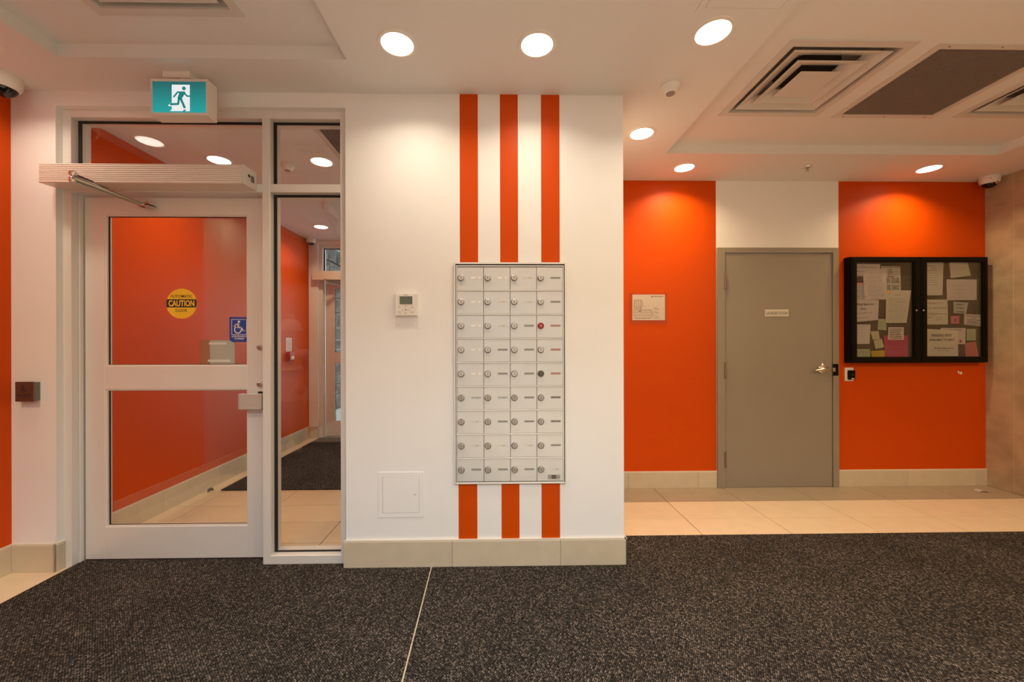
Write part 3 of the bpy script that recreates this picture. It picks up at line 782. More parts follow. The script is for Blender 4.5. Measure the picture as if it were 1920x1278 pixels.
a, b = aY(1584.5, 689, YB - .008), aY(1600.3, 714, YB - .008)
st = thing('card_reader', 'black card reader on a white plate below the notice board', 'card reader', ((a.x + b.x) / 2, YB, b.z))
MB().box(a.x, b.x + .002, YB - .008, YB - .001, b.z, a.z, .0015).build('wall_plate', WPLAST, st)
rd = MB().box(a.x + .021, b.x + .0015, YB - .026, YB - .008, b.z + .014, a.z - .023, .002).build('reader', BLKF, st)
MB().box(b.x - .033, b.x - .008, YB - .0268, YB - .0255, b.z + .019, b.z + .026).build('badge', STW, rd)
MB().disc(b.x - .021, (a.z + b.z) / 2 - .004, .003, YB - .0268, YB - .0255, 10).build('status_light', mat('status light', (.5, .5, .4), .4), rd)
chips = mat('bare plaster', (.75, .72, .66), .8)
for nm, lab, P in (('plaster_chip', 'upper small white plaster chip in the orange paint under the notice board', [(1090, 148), (1097, 146), (1100, 160), (1106, 168), (1096, 172), (1087, 160)]),
                   ('plaster_chip', 'lower small white plaster chip in the orange paint under the notice board', [(1106, 160), (1116, 154), (1124, 162), (1122, 174), (1112, 178), (1106, 172)])):
    pts = [(lambda p: (p.x, p.z))(aY(1540 + x / 4.26, 660 + y / 4.26, YB)) for x, y in P]
    tag(MB().prism(pts, 'xz', YB - .0022, YB - .0008).build(nm, chips), lab, 'plaster chip', 'plaster chips')
p = aZ(1838, 920, .004)
m_ = MB(); n = 6
L_, R_ = [], []
for k in range(n + 1):
    t = k / n; h = .002 + .016 * math.sin(math.pi * t) ** 1.2 * (1.2 - t)
    L_.append(m_.bm.verts.new((p.x - .045 + .095 * t, p.y + .012 - .01 * t, h + .010 * (1 - t)))); R_.append(m_.bm.verts.new((p.x - .045 + .10 * t, p.y - .022 - .012 * t, h)))
for k in range(n): m_.bm.faces.new((L_[k], L_[k + 1], R_[k + 1], R_[k]))
bmesh.ops.solidify(m_.bm, geom=m_.bm.faces[:], thickness=.0006)
tag(m_.build('paper_scrap', mat('scrap paper', (.75, .68, .62), .7)), 'curled white scrap of paper on the grey floor tiles', 'paper')

# ------------------------------------------------------------------ notice board
YF = YB - .07
bx0, bx1, bz0, bz1 = 3.058, 4.271, 1.095, 2.019
st = thing('notice_board', 'black framed glazed notice board with two doors on the orange wall', 'notice board', ((bx0 + bx1) / 2, YB - .03, bz0))
cs = MB().ring((bx0, bx1, bz0, bz1), (bx0 + .018, bx1 - .018, bz0 + .018, bz1 - .018), 'xz', YF + .012, YB - .0015).build('case', BLKF, st)
MB().box(bx0 + .018, bx1 - .018, YB - .040, YB - .002, bz0 + .018, bz1 - .018).build('cork_panel', CORK, st)
xm = 3.672
for x0, x1, g0, g1 in ((bx0 + .004, xm - .002, 3.109, 3.614), (xm + .002, bx1 - .002, 3.729, 4.229)):
    d = MB()
    d.ring((x0, x1, bz0 + .003, bz1 - .003), (g0, g1, 1.148, 1.972), 'xz', YF - .004, YF + .013)
    d = d.build('door', BLKF, st)
    MB().ring((x0 + .012, x1 - .012, bz0 + .015, bz1 - .015), (g0 - .012, g1 + .012, 1.136, 1.984), 'xz', YF - .007, YF - .003).build('raised_rim', BLKF, d)
    MB().box(g0 - .004, g1 + .004, YF + .004, YF + .008, 1.144, 1.976).build('glass_pane', GLASS, d)
    lx = aY(1717.5, 579, YF - .005).x if g0 < 3.5 else aY(1730.8, 579, YF - .005).x
    MB().lathe([(.0085, 0), (.0085, -.006), (.006, -.008), (0, -.008)], (lx, YF - .005, 1.551), 'y', 16).build('lock', CHROME, d, True)

def L1(x, y): return (1596 + x / 12.783, 484 + y / 12.783)
PCOL = {'white': (.88, .82, .76), 'pinkish': (.93, .82, .77), 'cream': (.93, .85, .71), 'grey': (.72, .68, .64), 'green': (.62, .68, .42), 'pale': (.80, .74, .46), 'yellow': (.86, .56, .03),
        'magenta': (.72, .08, .18), 'pink': (.86, .25, .30), 'coral': (.80, .24, .21)}
def paper(label, quad, layer, colour, rows=(), texts=(), extra=None, ink=INK, name='notice', cat='notice'):
    y = YB - .0415 - layer * .0022
    P = [aY(u, v, y) for u, v in quad]          # TL TR BR BL
    def uv(u, v):
        t = P[0].lerp(P[1], u); b = P[3].lerp(P[2], u); return t.lerp(b, v)
    N = 6; rnd = random.Random(label); amp = .0008 + rnd.random() * .0010; ph = rnd.random() * 6
    def pos(u, v):
        p = uv(u, v); return Vector((p.x, y - amp * (1 + math.sin(ph + 3 * u + 2 * v)) * .5, p.z))
    m_ = MB(); G = [[m_.bm.verts.new(pos(i / N, j / N)) for i in range(N + 1)] for j in range(N + 1)]
    for j in range(N):
        for i in range(N): m_.bm.faces.new((G[j][i], G[j + 1][i], G[j + 1][i + 1], G[j][i + 1]))
    bmesh.ops.solidify(m_.bm, geom=m_.bm.faces[:], thickness=.0003)
    pm = mat('paper ' + colour, PCOL[colour], .75)
    ob = tag(m_.build(name, pm, smooth=True), label, cat, 'notices on the notice board')
    pr = MB(); any_ = False
    def bar(u0, u1, v0, v1):
        yy = y - amp - .0006
        q = [uv(u0, v0), uv(u1, v0), uv(u1, v1), uv(u0, v1)]
        pr.prism([(p.x, p.z) for p in q], 'xz', yy - .0002, yy)
    for (v0, v1, n, u0, u1, th) in rows:
        for k in range(n):
            v = v0 + (v1 - v0) * (k / max(1, n - 1)); u = u0 + rnd.random() * .03
            end = u1 - rnd.random() * .25 * (u1 - u0)
            while u < end:
                w_ = .03 + rnd.random() * .13
                bar(u, min(u + w_, end), v, v + th * (.7 + .6 * rnd.random())); u += w_ + .015; any_ = True
    if any_: pr.build('print', ink, ob)
    else: pr.bm.free()
    for s, u, v, w_, h in texts:
        c = uv(u, v); ww = (P[1] - P[0]).length * w_; hh = (P[0] - P[3]).length * h
        text('lettering', s, c.x, c.z, ww, hh, y - amp - .0008, PRINT, ob, bold=.012)
    if extra: extra(ob, uv, y - amp - .0006)
    return ob
def seal(col, u, v, r):
    def f(ob, uv, y):
        c = uv(u, v); MB().disc(c.x, c.z, r, y - .0003, y, 20).build('seal', col, ob)
    return f
def photos(ob, uv, y):
    gm = mat('photo grey', (.22, .19, .16), .6, var=(60, .7)); 
    for u0, u1, v0, v1 in ((.26, .45, .46, .70), (.50, .93, .46, .70), (.26, .47, .75, .98), (.52, .93, .75, .98)):
        a, b = uv(u0, v1), uv(u1, v0); MB().box(a.x, b.x, y - .0003, y, a.z, b.z).build('photo', gm, ob)
    a, b = uv(.03, .065), uv(.95, .035); MB().box(a.x, b.x, y - .0003, y, a.z, b.z).build('header_bar', PRINT, ob)
def punch(ob, uv, y):
    m_ = MB()
    for v in (.09, .50, .90): c = uv(.055, v); m_.disc(c.x, c.z, .0042, y - .0002, y, 10)
    m_.build('punched_holes', mat('hole', (.10, .07, .04), .9), ob)
BRN = mat('soft print', (.32, .24, .20), .7); PUR = mat('faint pen', (.50, .40, .42), .7)
paper('plain sheet showing behind the ruled page at the top corner of the notice board', [(1600, 494.5), (1650, 495), (1650.8, 517.6), (1600, 517.6)], 0, 'pinkish', [(.25, .9, 3, .1, .9, .05)], ink=BRN)
paper('grey sheet with a pink top edge half hidden by the ruled page', [(1600, 530), (1627, 530), (1627, 562), (1600, 562)], 0, 'grey', [(.5, .8, 2, .1, .5, .02)], ink=BRN,
      extra=lambda ob, uv, y: MB().box(uv(0, .12).x, uv(1, 0).x, y - .0003, y, uv(0, .12).z, uv(0, 0).z).build('pink_band', mat('pink band', (.55, .18, .16), .7), ob))
paper('rental listing sheet with four grey photos on the notice board', [(1652.3, 498.9), (1687.9, 499.6), (1688.5, 544.5), (1653.5, 544.5)], 0, 'cream', [(.12, .40, 4, .30, .62, .03), (.22, .4, 3, .6, .95, .012)], extra=photos)
paper('large handwritten ruled page with punched holes on the notice board', [(1617.1, 503.9), (1660.9, 503.2), (1661.8, 561), (1621.2, 561.6)], 2, 'pinkish', [(.14, .86, 13, .17, .97, .012)], ink=PUR, extra=punch)
paper('typed letter with an orange seal at its top on the notice board', [(1661.3, 544.2), (1707.9, 544.2), (1699.6, 605), (1660.6, 605)], 3, 'cream', [(.13, .15, 1, .36, .60, .016), (.26, .93, 13, .10, .95, .011)], ink=BRN,
      extra=seal(mat('orange seal', (.80, .36, .04), .6), .14, .055, .014))
paper('sheet reading parking spot for rent at the side of the notice board', [(1597.5, 561), (1647.6, 562), (1646.2, 599.5), (1597.5, 604)], 1, 'pinkish', [(.60, .62, 1, .10, .85, .035), (.82, .84, 1, .10, .75, .02)],
      [('Parking Spot for', .43, .22, .80, .12), ('Rent', .43, .42, .20, .09)], ink=BRN)
paper('page torn from a spiral pad, pinned low on the notice board', [(1604.6, 608), (1632.2, 608), (1630.4, 644.6), (1603.4, 644.6)], 1, 'pinkish', [(.10, .9, 6, .08, .9, .012)], ink=PUR)
paper('green lined sticky note in the middle of the left notice door', [(1646.8, 597.5), (1661, 597.8), (1661.9, 618.8), (1645.5, 617.9)], 1, 'green', [(.25, .85, 5, .05, .95, .03)], ink=BRN)
paper('upper of two pale yellow sticky notes overlapping at a corner', [(1631.7, 620.9), (1647.6, 620), (1649.4, 635.5), (1636.5, 636.8)], 2, 'pale', [(.3, .8, 3, .15, .85, .015)], ink=PUR)
paper('lower tilted pale yellow sticky note beside the magenta sheet', [(1637.7, 638.1), (1653.7, 634.7), (1657.5, 650.6), (1641.6, 654)], 1, 'pale', [(.2, .85, 4, .15, .85, .02)], ink=PUR)
paper('pale green sheet in the bottom corner of the notice board', [(1599, 654.5), (1630.4, 654), (1632.5, 672), (1599, 672)], 1, 'green', [(.2, .35, 2, .15, .85, .04)], ink=BRN)
paper('bright yellow card at the bottom edge of the notice board', [(1633, 658), (1659.7, 656.2), (1660.2, 672), (1634.3, 672)], 1, 'yellow', [(.25, .28, 1, .1, .9, .02)], ink=BRN)
paper('magenta sheet at the bottom of the notice board', [(1656.7, 628.7), (1701.9, 628.7), (1702.3, 672), (1659.7, 672)], 2, 'magenta', [(.26, .56, 4, .12, .92, .015)], ink=mat('dark magenta print', (.28, .02, .05), .7))
paper('white note with six bold written lines over the magenta sheet', [(1665.3, 613.2), (1694.6, 613.2), (1694.8, 636.8), (1664.4, 636.4)], 4, 'pinkish', [(.12, .84, 6, .08, .92, .055)], ink=mat('dark pen', (.09, .05, .05), .7))
paper('tall typed letter at the top of the notice board door beside the wall', [(1731, 490), (1769, 490.5), (1767, 553.2), (1731, 553.6)], 1, 'cream', [(.12, .14, 1, .15, .65, .018), (.19, .22, 2, .4, .65, .012), (.27, .68, 7, .14, .80, .010)], ink=BRN)
paper('plain tilted sheet hanging from the top edge of the notice board', [(1779.4, 488), (1813.6, 488), (1820.3, 516.5), (1782.3, 521.2)], 1, 'cream', [(.45, .5, 1, .6, .9, .012)], ink=BRN)
paper('landscape pinkish sheet with rounded top corners on the notice board', [(1774.5, 523.5), (1831.2, 523.8), (1831, 562.2), (1775.5, 562.6)], 2, 'pinkish', [(.3, .85, 4, .12, .65, .012)], ink=PUR)
paper('cream sheet with large loose handwriting on the notice board', [(1731, 561.4), (1776.5, 561.4), (1777.3, 608), (1731, 608)], 1, 'cream', [(.12, .14, 1, .15, .95, .05), (.30, .33, 1, .15, .97, .05), (.55, .57, 1, .15, 1., .045), (.70, .73, 1, .12, .45, .05), (.72, .80, 2, .5, .8, .02)], ink=mat('brown pen', (.38, .27, .19), .7))
paper('small tapered handwritten note with three lines on the notice board', [(1787.4, 565.4), (1815.6, 567), (1811.2, 587.8), (1788, 587)], 1, 'grey', [(.18, .82, 3, .18, .85, .07)], ink=mat('dark pen', (.09, .05, .05), .7))
paper('small pink card with a blue mark on the notice board', [(1782.4, 592.5), (1798.7, 591.6), (1798.3, 606.7), (1783.2, 606.3)], 1, 'pink', [(.38, .62, 3, .30, .65, .08)], ink=mat('blue mark', (.10, .12, .30), .7))
paper('small printed card reading parking spot for rent, beside the pink card', [(1807.8, 588.2), (1843, 590), (1840, 611.9), (1807.3, 608)], 2, 'pinkish', [(.48, .88, 4, .14, .88, .05)], [('PARKING SPOT FOR', .52, .14, .82, .11), ('RENT', .52, .33, .24, .10)], ink=mat('dark pen', (.09, .05, .05), .7))
paper('sheet with a red round stamp behind the parking spot available notice', [(1763.4, 614.5), (1810.8, 614.9), (1809.9, 645), (1763, 645)], 0, 'pinkish', [(.08, .12, 2, .1, .9, .03)], ink=BRN, extra=seal(mat('red stamp', (.42, .03, .03), .6), .80, .82, .0125))
paper('large notice reading parking spot available to rent', [(1731, 616), (1795.5, 619), (1796.6, 667.4), (1731, 667.4)], 2, 'cream', [(.69, .70, 1, .28, .92, .03), (.78, .79, 1, .40, .82, .018)], [('PARKING SPOT', .53, .22, .58, .095), ('AVAILABLE TO RENT', .53, .385, .74, .085)])
paper('pale green square note beside the red stamp sheet', [(1812, 616.2), (1829.7, 616.2), (1829.7, 638), (1812, 638)], 1, 'green', [(.15, .8, 5, .2, .8, .02)], ink=BRN)
paper('coral pink note hanging in the bottom corner by the stone wall', [(1808.6, 642.9), (1829.7, 639.9), (1835.2, 670), (1810.4, 670)], 1, 'coral', [(.2, .9, 5, .1, .9, .015)], ink=mat('dark coral print', (.45, .10, .09), .7))

# ------------------------------------------------------------------ downlights
def lamp_data(name, w, col):
    d = bpy.data.lights.new(name, 'AREA'); d.shape = 'DISK'; d.size = .14; d.energy = w; d.color = col; d.spread = SPREAD
    return d
LD = {'warm': lamp_data('warm lamp', LAMP_W, LAMP_COL), 'rear': lamp_data('rear fill lamp', FILL_W, FILL_COL), 'side': lamp_data('side lamp', SIDE_W, SIDE_COL), 'vest': lamp_data('vestibule lamp', 5.8, SIDE_COL), 'mid': lamp_data('middle fill lamp', 15.0, SIDE_COL), 'deep': lamp_data('deep fill lamp', 27.0, SIDE_COL)}  # rear, mid and deep are unseen lamps added as fill
LD['deep'].spread = math.radians(178)
def downlight(x, y, z, label, grp, kind='warm', parts=[]):
    e = thing('downlight', label, 'downlight', (x, y, z), grp)
    if not parts:
        a = MB().lathe([(.073, -.001), (.076, -.005), (.090, -.004), (.094, 0)], (x, y, z), 'z', 40, False).build('trim_ring', WPLAST, e, True)
        b = MB().lathe([(.074, 0), (.074, -.0025), (0, -.003)], (x, y, z), 'z', 40, False).build('lens', LENS, e)
        parts += [a, b]
    else:
        for p in parts: c = p.copy(); COL.objects.link(c); c.parent = e; ORG[c] = ORG[e]
    l = bpy.data.objects.new('lamp', LD[kind]); COL.objects.link(l); l.parent = e; l.location = (0, 0, -.006)
    return e
for x, y, lab in ((-.479, -.379, 'lit round ceiling downlight above the thermostat'), (.186, -.383, 'lit round ceiling downlight above the orange stripes'),
                  (.986, -.471, 'lit round ceiling downlight beside the ceiling access hatch'), (.975, .41, 'lit round ceiling downlight between smoke detector and mailbox wall corner'),
                  (1.513, .93, 'lit round ceiling downlight over the floor plan wall'), (3.538, .926, 'lit round ceiling downlight over the notice board'),
                  (-2.45, -.385, 'lit round ceiling downlight close to the orange side wall')):
    downlight(x, y, ZC, lab, 'lobby downlights', 'side' if x > .97 and y > 0 else 'warm')
for x, y, lab in ((-.9, -2.75, 'nearer row, entrance side'), (.1, -2.75, 'nearer row, middle'), (1.1, -2.75, 'nearer row, laundry side'), (-.9, -3.75, 'farther row, entrance side'), (.1, -3.75, 'farther row, middle'), (1.1, -3.75, 'farther row, laundry side')):
    downlight(x, y, ZC, 'added fill downlight in the unseen lobby behind the viewpoint, ' + lab, 'added fill downlights', 'rear')  # out-of-view lamps added to even out the mailbox wall
for x, y, lab in ((4.07, -1.7, 'added warm fill downlight further along the stone wall'), (1.0, -1.6, 'added warm fill downlight between the two ceiling trays'), (-2.45, -1.55, 'added fill downlight over the standing person'), (2.7, -2.75, 'added warm fill downlight far back in the lobby'), (3.9, -2.75, 'added warm fill downlight far back beside the stone wall')):
    downlight(x, y, ZC, lab, 'added fill downlights', 'deep' if x > 2 and y < -1 else ('mid' if x < -2 else 'side'))  # out-of-view lamps added to brighten the back wall, right side and person
for u, v, lab in ((411, 300, 'lit round vestibule downlight seen above the door operator'), (603, 303, 'lit round vestibule downlight seen through the transom over the sidelight'), (602, 425, 'lit round vestibule downlight near the outer door')):
    p = aZ(u, v, VZ); downlight(p.x, p.y, VZ, lab, 'vestibule downlights', 'vest')

# ------------------------------------------------------------------ ceiling diffusers and grilles
VENT = mat('vent enamel', (.62, .59, .56), .45)
def diffuser(label, x, y, z):
    e = thing('ceiling_diffuser', label, 'air diffuser', (x, y, z), 'square ceiling diffusers')
    fr = MB().ring((x - .326, x + .326, y - .326, y + .326), (x - .285, x + .285, y - .285, y + .285), 'xy', z - .006, z)
    fr.build('frame', VENT, e)
    MB().ring((x - .287, x + .287, y - .287, y + .287), (x - .283, x + .283, y - .283, y + .283), 'xy', z, z + .07).build('neck', VENT, e)
    MB().box(x - .286, x + .286, y - .286, y + .286, z + .075, z + .08).build('plenum', mat('plenum grey', (.34, .32, .30), .6), e)
    MB().lathe([(.13, z + .070), (.16, z + .075)], (x, y, 0), 'z', 32).build('duct_mouth', DARK, e)
    MB().box(x - .33, x + .33, y - .33, y + .33, z + .0902, z + .11).build('light_block_lid', DUCT, e)  # unseen lid added to keep sky light out of the diffuser
    for a, b, h0, h1 in ((.256, .172, -.004, .036), (.188, .104, -.008, .030)):
        m_ = MB(); c = .03
        def sq(s, h): return [(x + i * s, y + j * s, z + h) for i, j in ((-1, -1), (1, -1), (1, 1), (-1, 1))]
        rows = [m_._v(sq(a, h0)), m_._v(sq(a - .008, h0)), m_._v(sq(b, h1)), m_._v(sq(b + .003, h1 + .003)), m_._v(sq(a, h0 + .004))]
        for r0, r1 in zip(rows, rows[1:] + rows[:1]):
            for k in range(4): m_.bm.faces.new((r0[k], r0[(k + 1) % 4], r1[(k + 1) % 4], r1[k]))
        m_.build('cone', VENT, e)
    m_ = MB(); s = .112
    lo = m_._v([(x - s, y - s, z - .010), (x + s, y - s, z - .010), (x + s, y + s, z - .010), (x - s, y + s, z - .010)]); hi = m_._v([(x - .05, y - .05, z + .010), (x + .05, y - .05, z + .010), (x + .05, y + .05, z + .010), (x - .05, y + .05, z + .010)])
    m_.bm.faces.new(lo)
    for k in range(4): m_.bm.faces.new((lo[k], lo[(k + 1) % 4], hi[(k + 1) % 4], hi[k]))
    m_.bm.faces.new(hi); m_.build('centre_plate', VENT, e)
    return e
diffuser('square stepped air diffuser in the tray nearest the mailbox wall', *DIFFS[0], ZT)
diffuser('square stepped air diffuser beyond the dark return grille by the stone wall', *DIFFS[1], ZT)
diffuser('square air diffuser in the ceiling tray before the entrance door', *DIFFS[2], ZT)
def eggcrate(label, X0, X1, Y0, Y1, z, pitch=.0125, fl=.036, lid=.0902):
    e = thing('return_grille', label, 'return grille', ((X0 + X1) / 2, (Y0 + Y1) / 2, z))
    MB().ring((X0 - fl, X1 + fl, Y0 - fl, Y1 + fl), (X0, X1, Y0, Y1), 'xy', z - .006, z).build('frame', VENT, e)
    m_ = MB(); n = int((X1 - X0) / pitch); k_ = int((Y1 - Y0) / pitch)
    for k in range(n + 1): x = X0 + (X1 - X0) * k / n; m_.box(x - .0009, x + .0009, Y0, Y1, z - .001, z + .011)
    for k in range(k_ + 1): y = Y0 + (Y1 - Y0) * k / k_; m_.box(X0, X1, y - .0009, y + .0009, z - .001, z + .011)
    m_.build('eggcrate_core', mat('brown grey core', (.28, .225, .185), .6), e)
    MB().box(X0, X1, Y0, Y1, z + .075, z + .08).build('plenum', DARK, e)
    MB().box(X0 - .04, X1 + .04, Y0 - .04, Y1 + .04, z + lid, z + lid + .02).build('light_block_lid', DUCT, e)  # unseen cover added so no sky light leaks through the grille
    m_ = MB()
    for x in (X0 + .03, (X0 + X1) / 2, X1 - .03):
        for y in (Y0 - fl / 2, Y1 + fl / 2): m_.lathe([(.004, z - .0075), (.004, z - .0055)], (x, y, 0), 'z', 10)
    m_.build('screw_heads', DUCT, e)
    return e
eggcrate('square dark eggcrate return grille between two ceiling diffusers', *GRILLE, ZT)
eggcrate('dark eggcrate grille in the vestibule ceiling seen through the sidelight transom', -1.16, -.95, .27, .69, VZ, lid=.1002)

# ceiling access hatch
e = thing('ceiling_hatch', 'flush white access hatch in the ceiling near the downlight', 'access hatch', (1.04, -.83, ZC))
MB().ring((.848, 1.232, -1.10, -.580), (.878, 1.202, -1.07, -.605), 'xy', ZC - .003, ZC).build('flange', CEIL, e)
MB().box(.8795, 1.2005, -1.0685, -.6065, ZC - .003, ZC - .0005).build('hatch', CEIL, e)

# ------------------------------------------------------------------ smoke detectors, sprinkler, dome cameras
def smoke(label, x, y, z, s=1):
    e = thing('smoke_detector', label, 'smoke detector', (x, y, z), 'smoke detectors')
    MB().lathe([(.054 * s, 0), (.054 * s, -.010 * s), (.050 * s, -.014 * s), (.046 * s, -.024 * s), (.030 * s, -.042 * s), (.024 * s, -.045 * s)], (x, y, z), 'z', 32, False).build('body', WPLAST, e, True)
    MB().lathe([(.024 * s, -.044 * s), (.022 * s, -.050 * s), (0, -.052 * s)], (x, y, z), 'z', 24, False).build('sensor_cap', mat('sensor grey', (.30, .28, .26), .5), e, True)
p = aZ(1257, 160, ZC); smoke('white smoke detector on the ceiling above the mailbox wall corner', p.x, p.y, ZC)
p = aZ(539, 309, VZ); smoke('white smoke detector on the vestibule ceiling', p.x, p.y, VZ, .95)
p = aZ(1514, 313, ZC)
e = thing('sprinkler_head', 'small steel sprinkler head on the ceiling above the laundry door', 'sprinkler', (p.x, p.y, ZC))
MB().lathe([(.032, 0), (.030, -.004), (.014, -.006)], (p.x, p.y, ZC), 'z', 24, False).build('escutcheon', CHROME, e, True)
MB().lathe([(.009, -.004), (.009, -.016), (.006, -.018), (.006, -.026), (.004, -.032)], (p.x, p.y, ZC), 'z', 16).build('frame', STEEL, e, True)
MB().lathe([(.016, -.032), (.016, -.034)], (p.x, p.y, ZC), 'z', 12).build('deflector', STEEL, e)
def dome(label, x, y, z, s=1, tilt=(0, 0), drop=0):
    e = thing('dome_camera', label, 'security camera', (x, y, z), 'dome cameras')
    body = MB()
    body.lathe([(.060 * s, 0), (.060 * s, -.012 * s), (.061 * s, -(.03 + drop) * s), (.058 * s, -(.046 + drop) * s), (.050 * s, -(.058 + drop) * s), (.047 * s, -(.059 + drop) * s)], (x, y, z), 'z', 36, False)
    body = body.build('housing', WPLAST, e, True)
    zc_ = z - (.046 + drop) * s
    prof = [(.048 * s * math.cos(t), -.048 * s * math.sin(t) * .95) for t in [math.pi / 2 * k / 10 for k in range(11)]]
    prof[-1] = (0, prof[-1][1])
    MB().lathe(prof, (x, y, zc_), 'z', 32, False).build('dome', DOME, e, True)
    # lens ball seen through the dome shell, facing the room
    MB().lathe([(.013 * s, 0), (.013 * s, -.006), (.010 * s, -.008), (0, -.006)], (x + tilt[0] * .03, y - .047 * s, zc_ - .016 * s), 'y', 16).build('lens', CHROME, e, True)
    m_ = MB()
    for a in (3.9, 5.3): m_.box(x + .0605 * s * math.cos(a) - .003, x + .0605 * s * math.cos(a) + .003, y + .0605 * s * math.sin(a) - .002, y + .0605 * s * math.sin(a) + .002, z - .030 * s, z - .024 * s)
    m_.build('screw_slots', DUCT, e)
    for o in kids(e):
        pass
    return e
dome('white dome camera in the ceiling corner by the orange side wall', -2.628, -.125, ZC, 1.2)
dome('white dome camera in the ceiling corner by the stone wall', 4.240, 1.080, ZC, 1.06)
p = aZ(584, 447, VZ); dome('white dome camera in the vestibule ceiling corner', -2.485, 3.03, VZ, 1.0)

# ------------------------------------------------------------------ vestibule: alarm pull, door stop
e = thing('fire_alarm_pull', 'red fire alarm pull station with white notice on the orange vestibule wall', 'fire alarm', (VX, 2.62, 1.06))
ya, yb_ = aX(535.5, 640, VX).y, aX(546.5, 640, VX).y
MB().box(VX, VX + .045, ya + .01, yb_ - .02, 1.065, 1.170, .003).build('pull_box', RED, e)
MB().box(VX + .045, VX + .055, ya + .03, yb_ - .04, 1.082, 1.125, .002).build('pull_bar', STW, e)
MB().box(VX, VX + .004, ya, yb_, 1.180, 1.345).build('notice', mat('notice paper', (.80, .72, .66), .6), e)
m_ = MB()
for k in range(8): m_.box(VX + .004, VX + .0045, ya + .01, yb_ - .012, 1.195 + k * .018, 1.201 + k * .018)
m_.build('notice_print', RED, e)
p = aZ(395, 921, 0)
e = thing('door_stop', 'small black dome door stop on the vestibule floor', 'door stop', (p.x, p.y, 0))
MB().lathe([(.024, 0), (.024, .008), (.020, .022), (.012, .030), (0, .032)], (p.x, p.y, 0), 'z', 20, False).build('bumper', BLACK, e, True)
MB().lathe([(.0265, 0), (.0265, .006), (.024, .009)], (p.x, p.y, 0), 'z', 20, False).build('base_ring', STEEL, e, True)

ETCH = mat('etched white', (.80, .78, .75), .5)
ex = -1.70; A_, B_ = aX(611.5, 395, ex), aX(631, 424, ex)
ey0, ey1, ez1 = A_.y, B_.y, A_.z; ez0 = aX(612, 428, ex).z
e = thing('acrylic_exit_sign', 'clear edge lit acrylic exit sign hanging from the vestibule ceiling', 'exit sign', (ex, (ey0 + ey1) / 2, ez0))
MB().box(ex - .004, ex + .004, ey0, ey1, ez0, ez1).build('panel', ACRYL, e)
MB().ring((ey0, ey1, ez0, ez1), (ey0 + .006, ey1 - .006, ez0 + .006, ez1 - .006), 'yz', ex + .004, ex + .0052).build('edge_border', ETCH, e)
MB().box(ex - .022, ex + .022, ey0 - .01, ey1 + .01, ez1, VZ, .003).build('ceiling_housing', WPLAST, e)
ew, eh = ey1 - ey0, ez1 - ez0
def yz(u, v): return (ey0 + u * ew, ez0 + v * eh)
def strokeyz(m_, pts, w, x0, x1):
    for (a0, b0), (a1, b1) in zip(pts, pts[1:]):
        d = math.hypot(a1 - a0, b1 - b0); nx, nz = -(b1 - b0) / d * w / 2, (a1 - a0) / d * w / 2
        m_.prism([(a0 + nx, b0 + nz), (a1 + nx, b1 + nz), (a1 - nx, b1 - nz), (a0 - nx, b0 - nz)], 'yz', x0, x1)
m_ = MB(); g = (ex + .004, ex + .005)
strokeyz(m_, [yz(.16, .12), yz(.16, .90), yz(.50, .90), yz(.50, .12)], .009, *g)
strokeyz(m_, [yz(.24, .55), yz(.32, .68), yz(.42, .62), yz(.46, .5)], .010, *g)
strokeyz(m_, [yz(.37, .68), yz(.32, .42), yz(.20, .32)], .014, *g); strokeyz(m_, [yz(.34, .45), yz(.44, .16)], .014, *g)
m_.lathe([(.011, 0), (.011, .001)], (ex + .004, *yz(.40, .79)), 'x', 14)
m_.build('running_figure', ETCH, e)
m_ = MB(); strokeyz(m_, [yz(.60, .5), yz(.86, .5)], .014, *g); strokeyz(m_, [yz(.74, .72), yz(.87, .5), yz(.74, .28)], .014, *g)
m_.build('arrow', ETCH, e)

# ------------------------------------------------------------------ the person reflected in the sidelight glass
def skinned(name, joints, edges, m, parent, sub=2):
    names = list(joints); idx = {k: i for i, k in enumerate(names)}
    me = bpy.data.meshes.new(name)
    me.from_pydata([joints[k][0] for k in names], [(idx[a], idx[b]) for a, b in edges], [])
    o = bpy.data.objects.new(name, me); COL.objects.link(o)
    o.modifiers.new('skin', 'SKIN').use_smooth_shade = True
    for i, k in enumerate(names):
        r = joints[k][1]; v = me.skin_vertices[0].data[i]
        v.radius = r if isinstance(r, tuple) else (r, r); v.use_root = (i == 0)
    sd = o.modifiers.new('sub', 'SUBSURF'); sd.levels = sub; sd.render_levels = sub
    bpy.context.view_layer.update()
    nm = bpy.data.meshes.new_from_object(o.evaluated_get(bpy.context.evaluated_depsgraph_get()))
    bpy.data.objects.remove(o, do_unlink=True)
    nm.name = name; nm.materials.clear(); nm.materials.append(m)
    for p in nm.polygons: p.use_smooth = True
    o = bpy.data.objects.new(name, nm); COL.objects.link(o); o.parent = parent; ORG[o] = ORG[parent]
    return o
PX, PY = -2.34, -2.06
pe = thing('person', 'person in a pink patterned coat and knitted pompom hat, mirrored in the sidelight', 'person', (PX, PY, .0082))
SKIN = mat('skin', (.62, .38, .28), .5)
J = {'pelvis': ((0, 0, .80), (.115, .09)), 'spine': ((0, 0, .95), (.11, .085)), 'chest': ((0, 0, 1.11), (.125, .09)), 'nb': ((0, -.01, 1.215), .055), 'neck': ((0, 0, 1.265), .045),
     'jaw': ((0, .012, 1.325), (.058, .068)), 'face': ((0, .014, 1.385), (.075, .088)), 'crown': ((0, .0, 1.45), (.066, .078))}
Ed = [('pelvis', 'spine'), ('spine', 'chest'), ('chest', 'nb'), ('nb', 'neck'), ('neck', 'jaw'), ('jaw', 'face'), ('face', 'crown')]
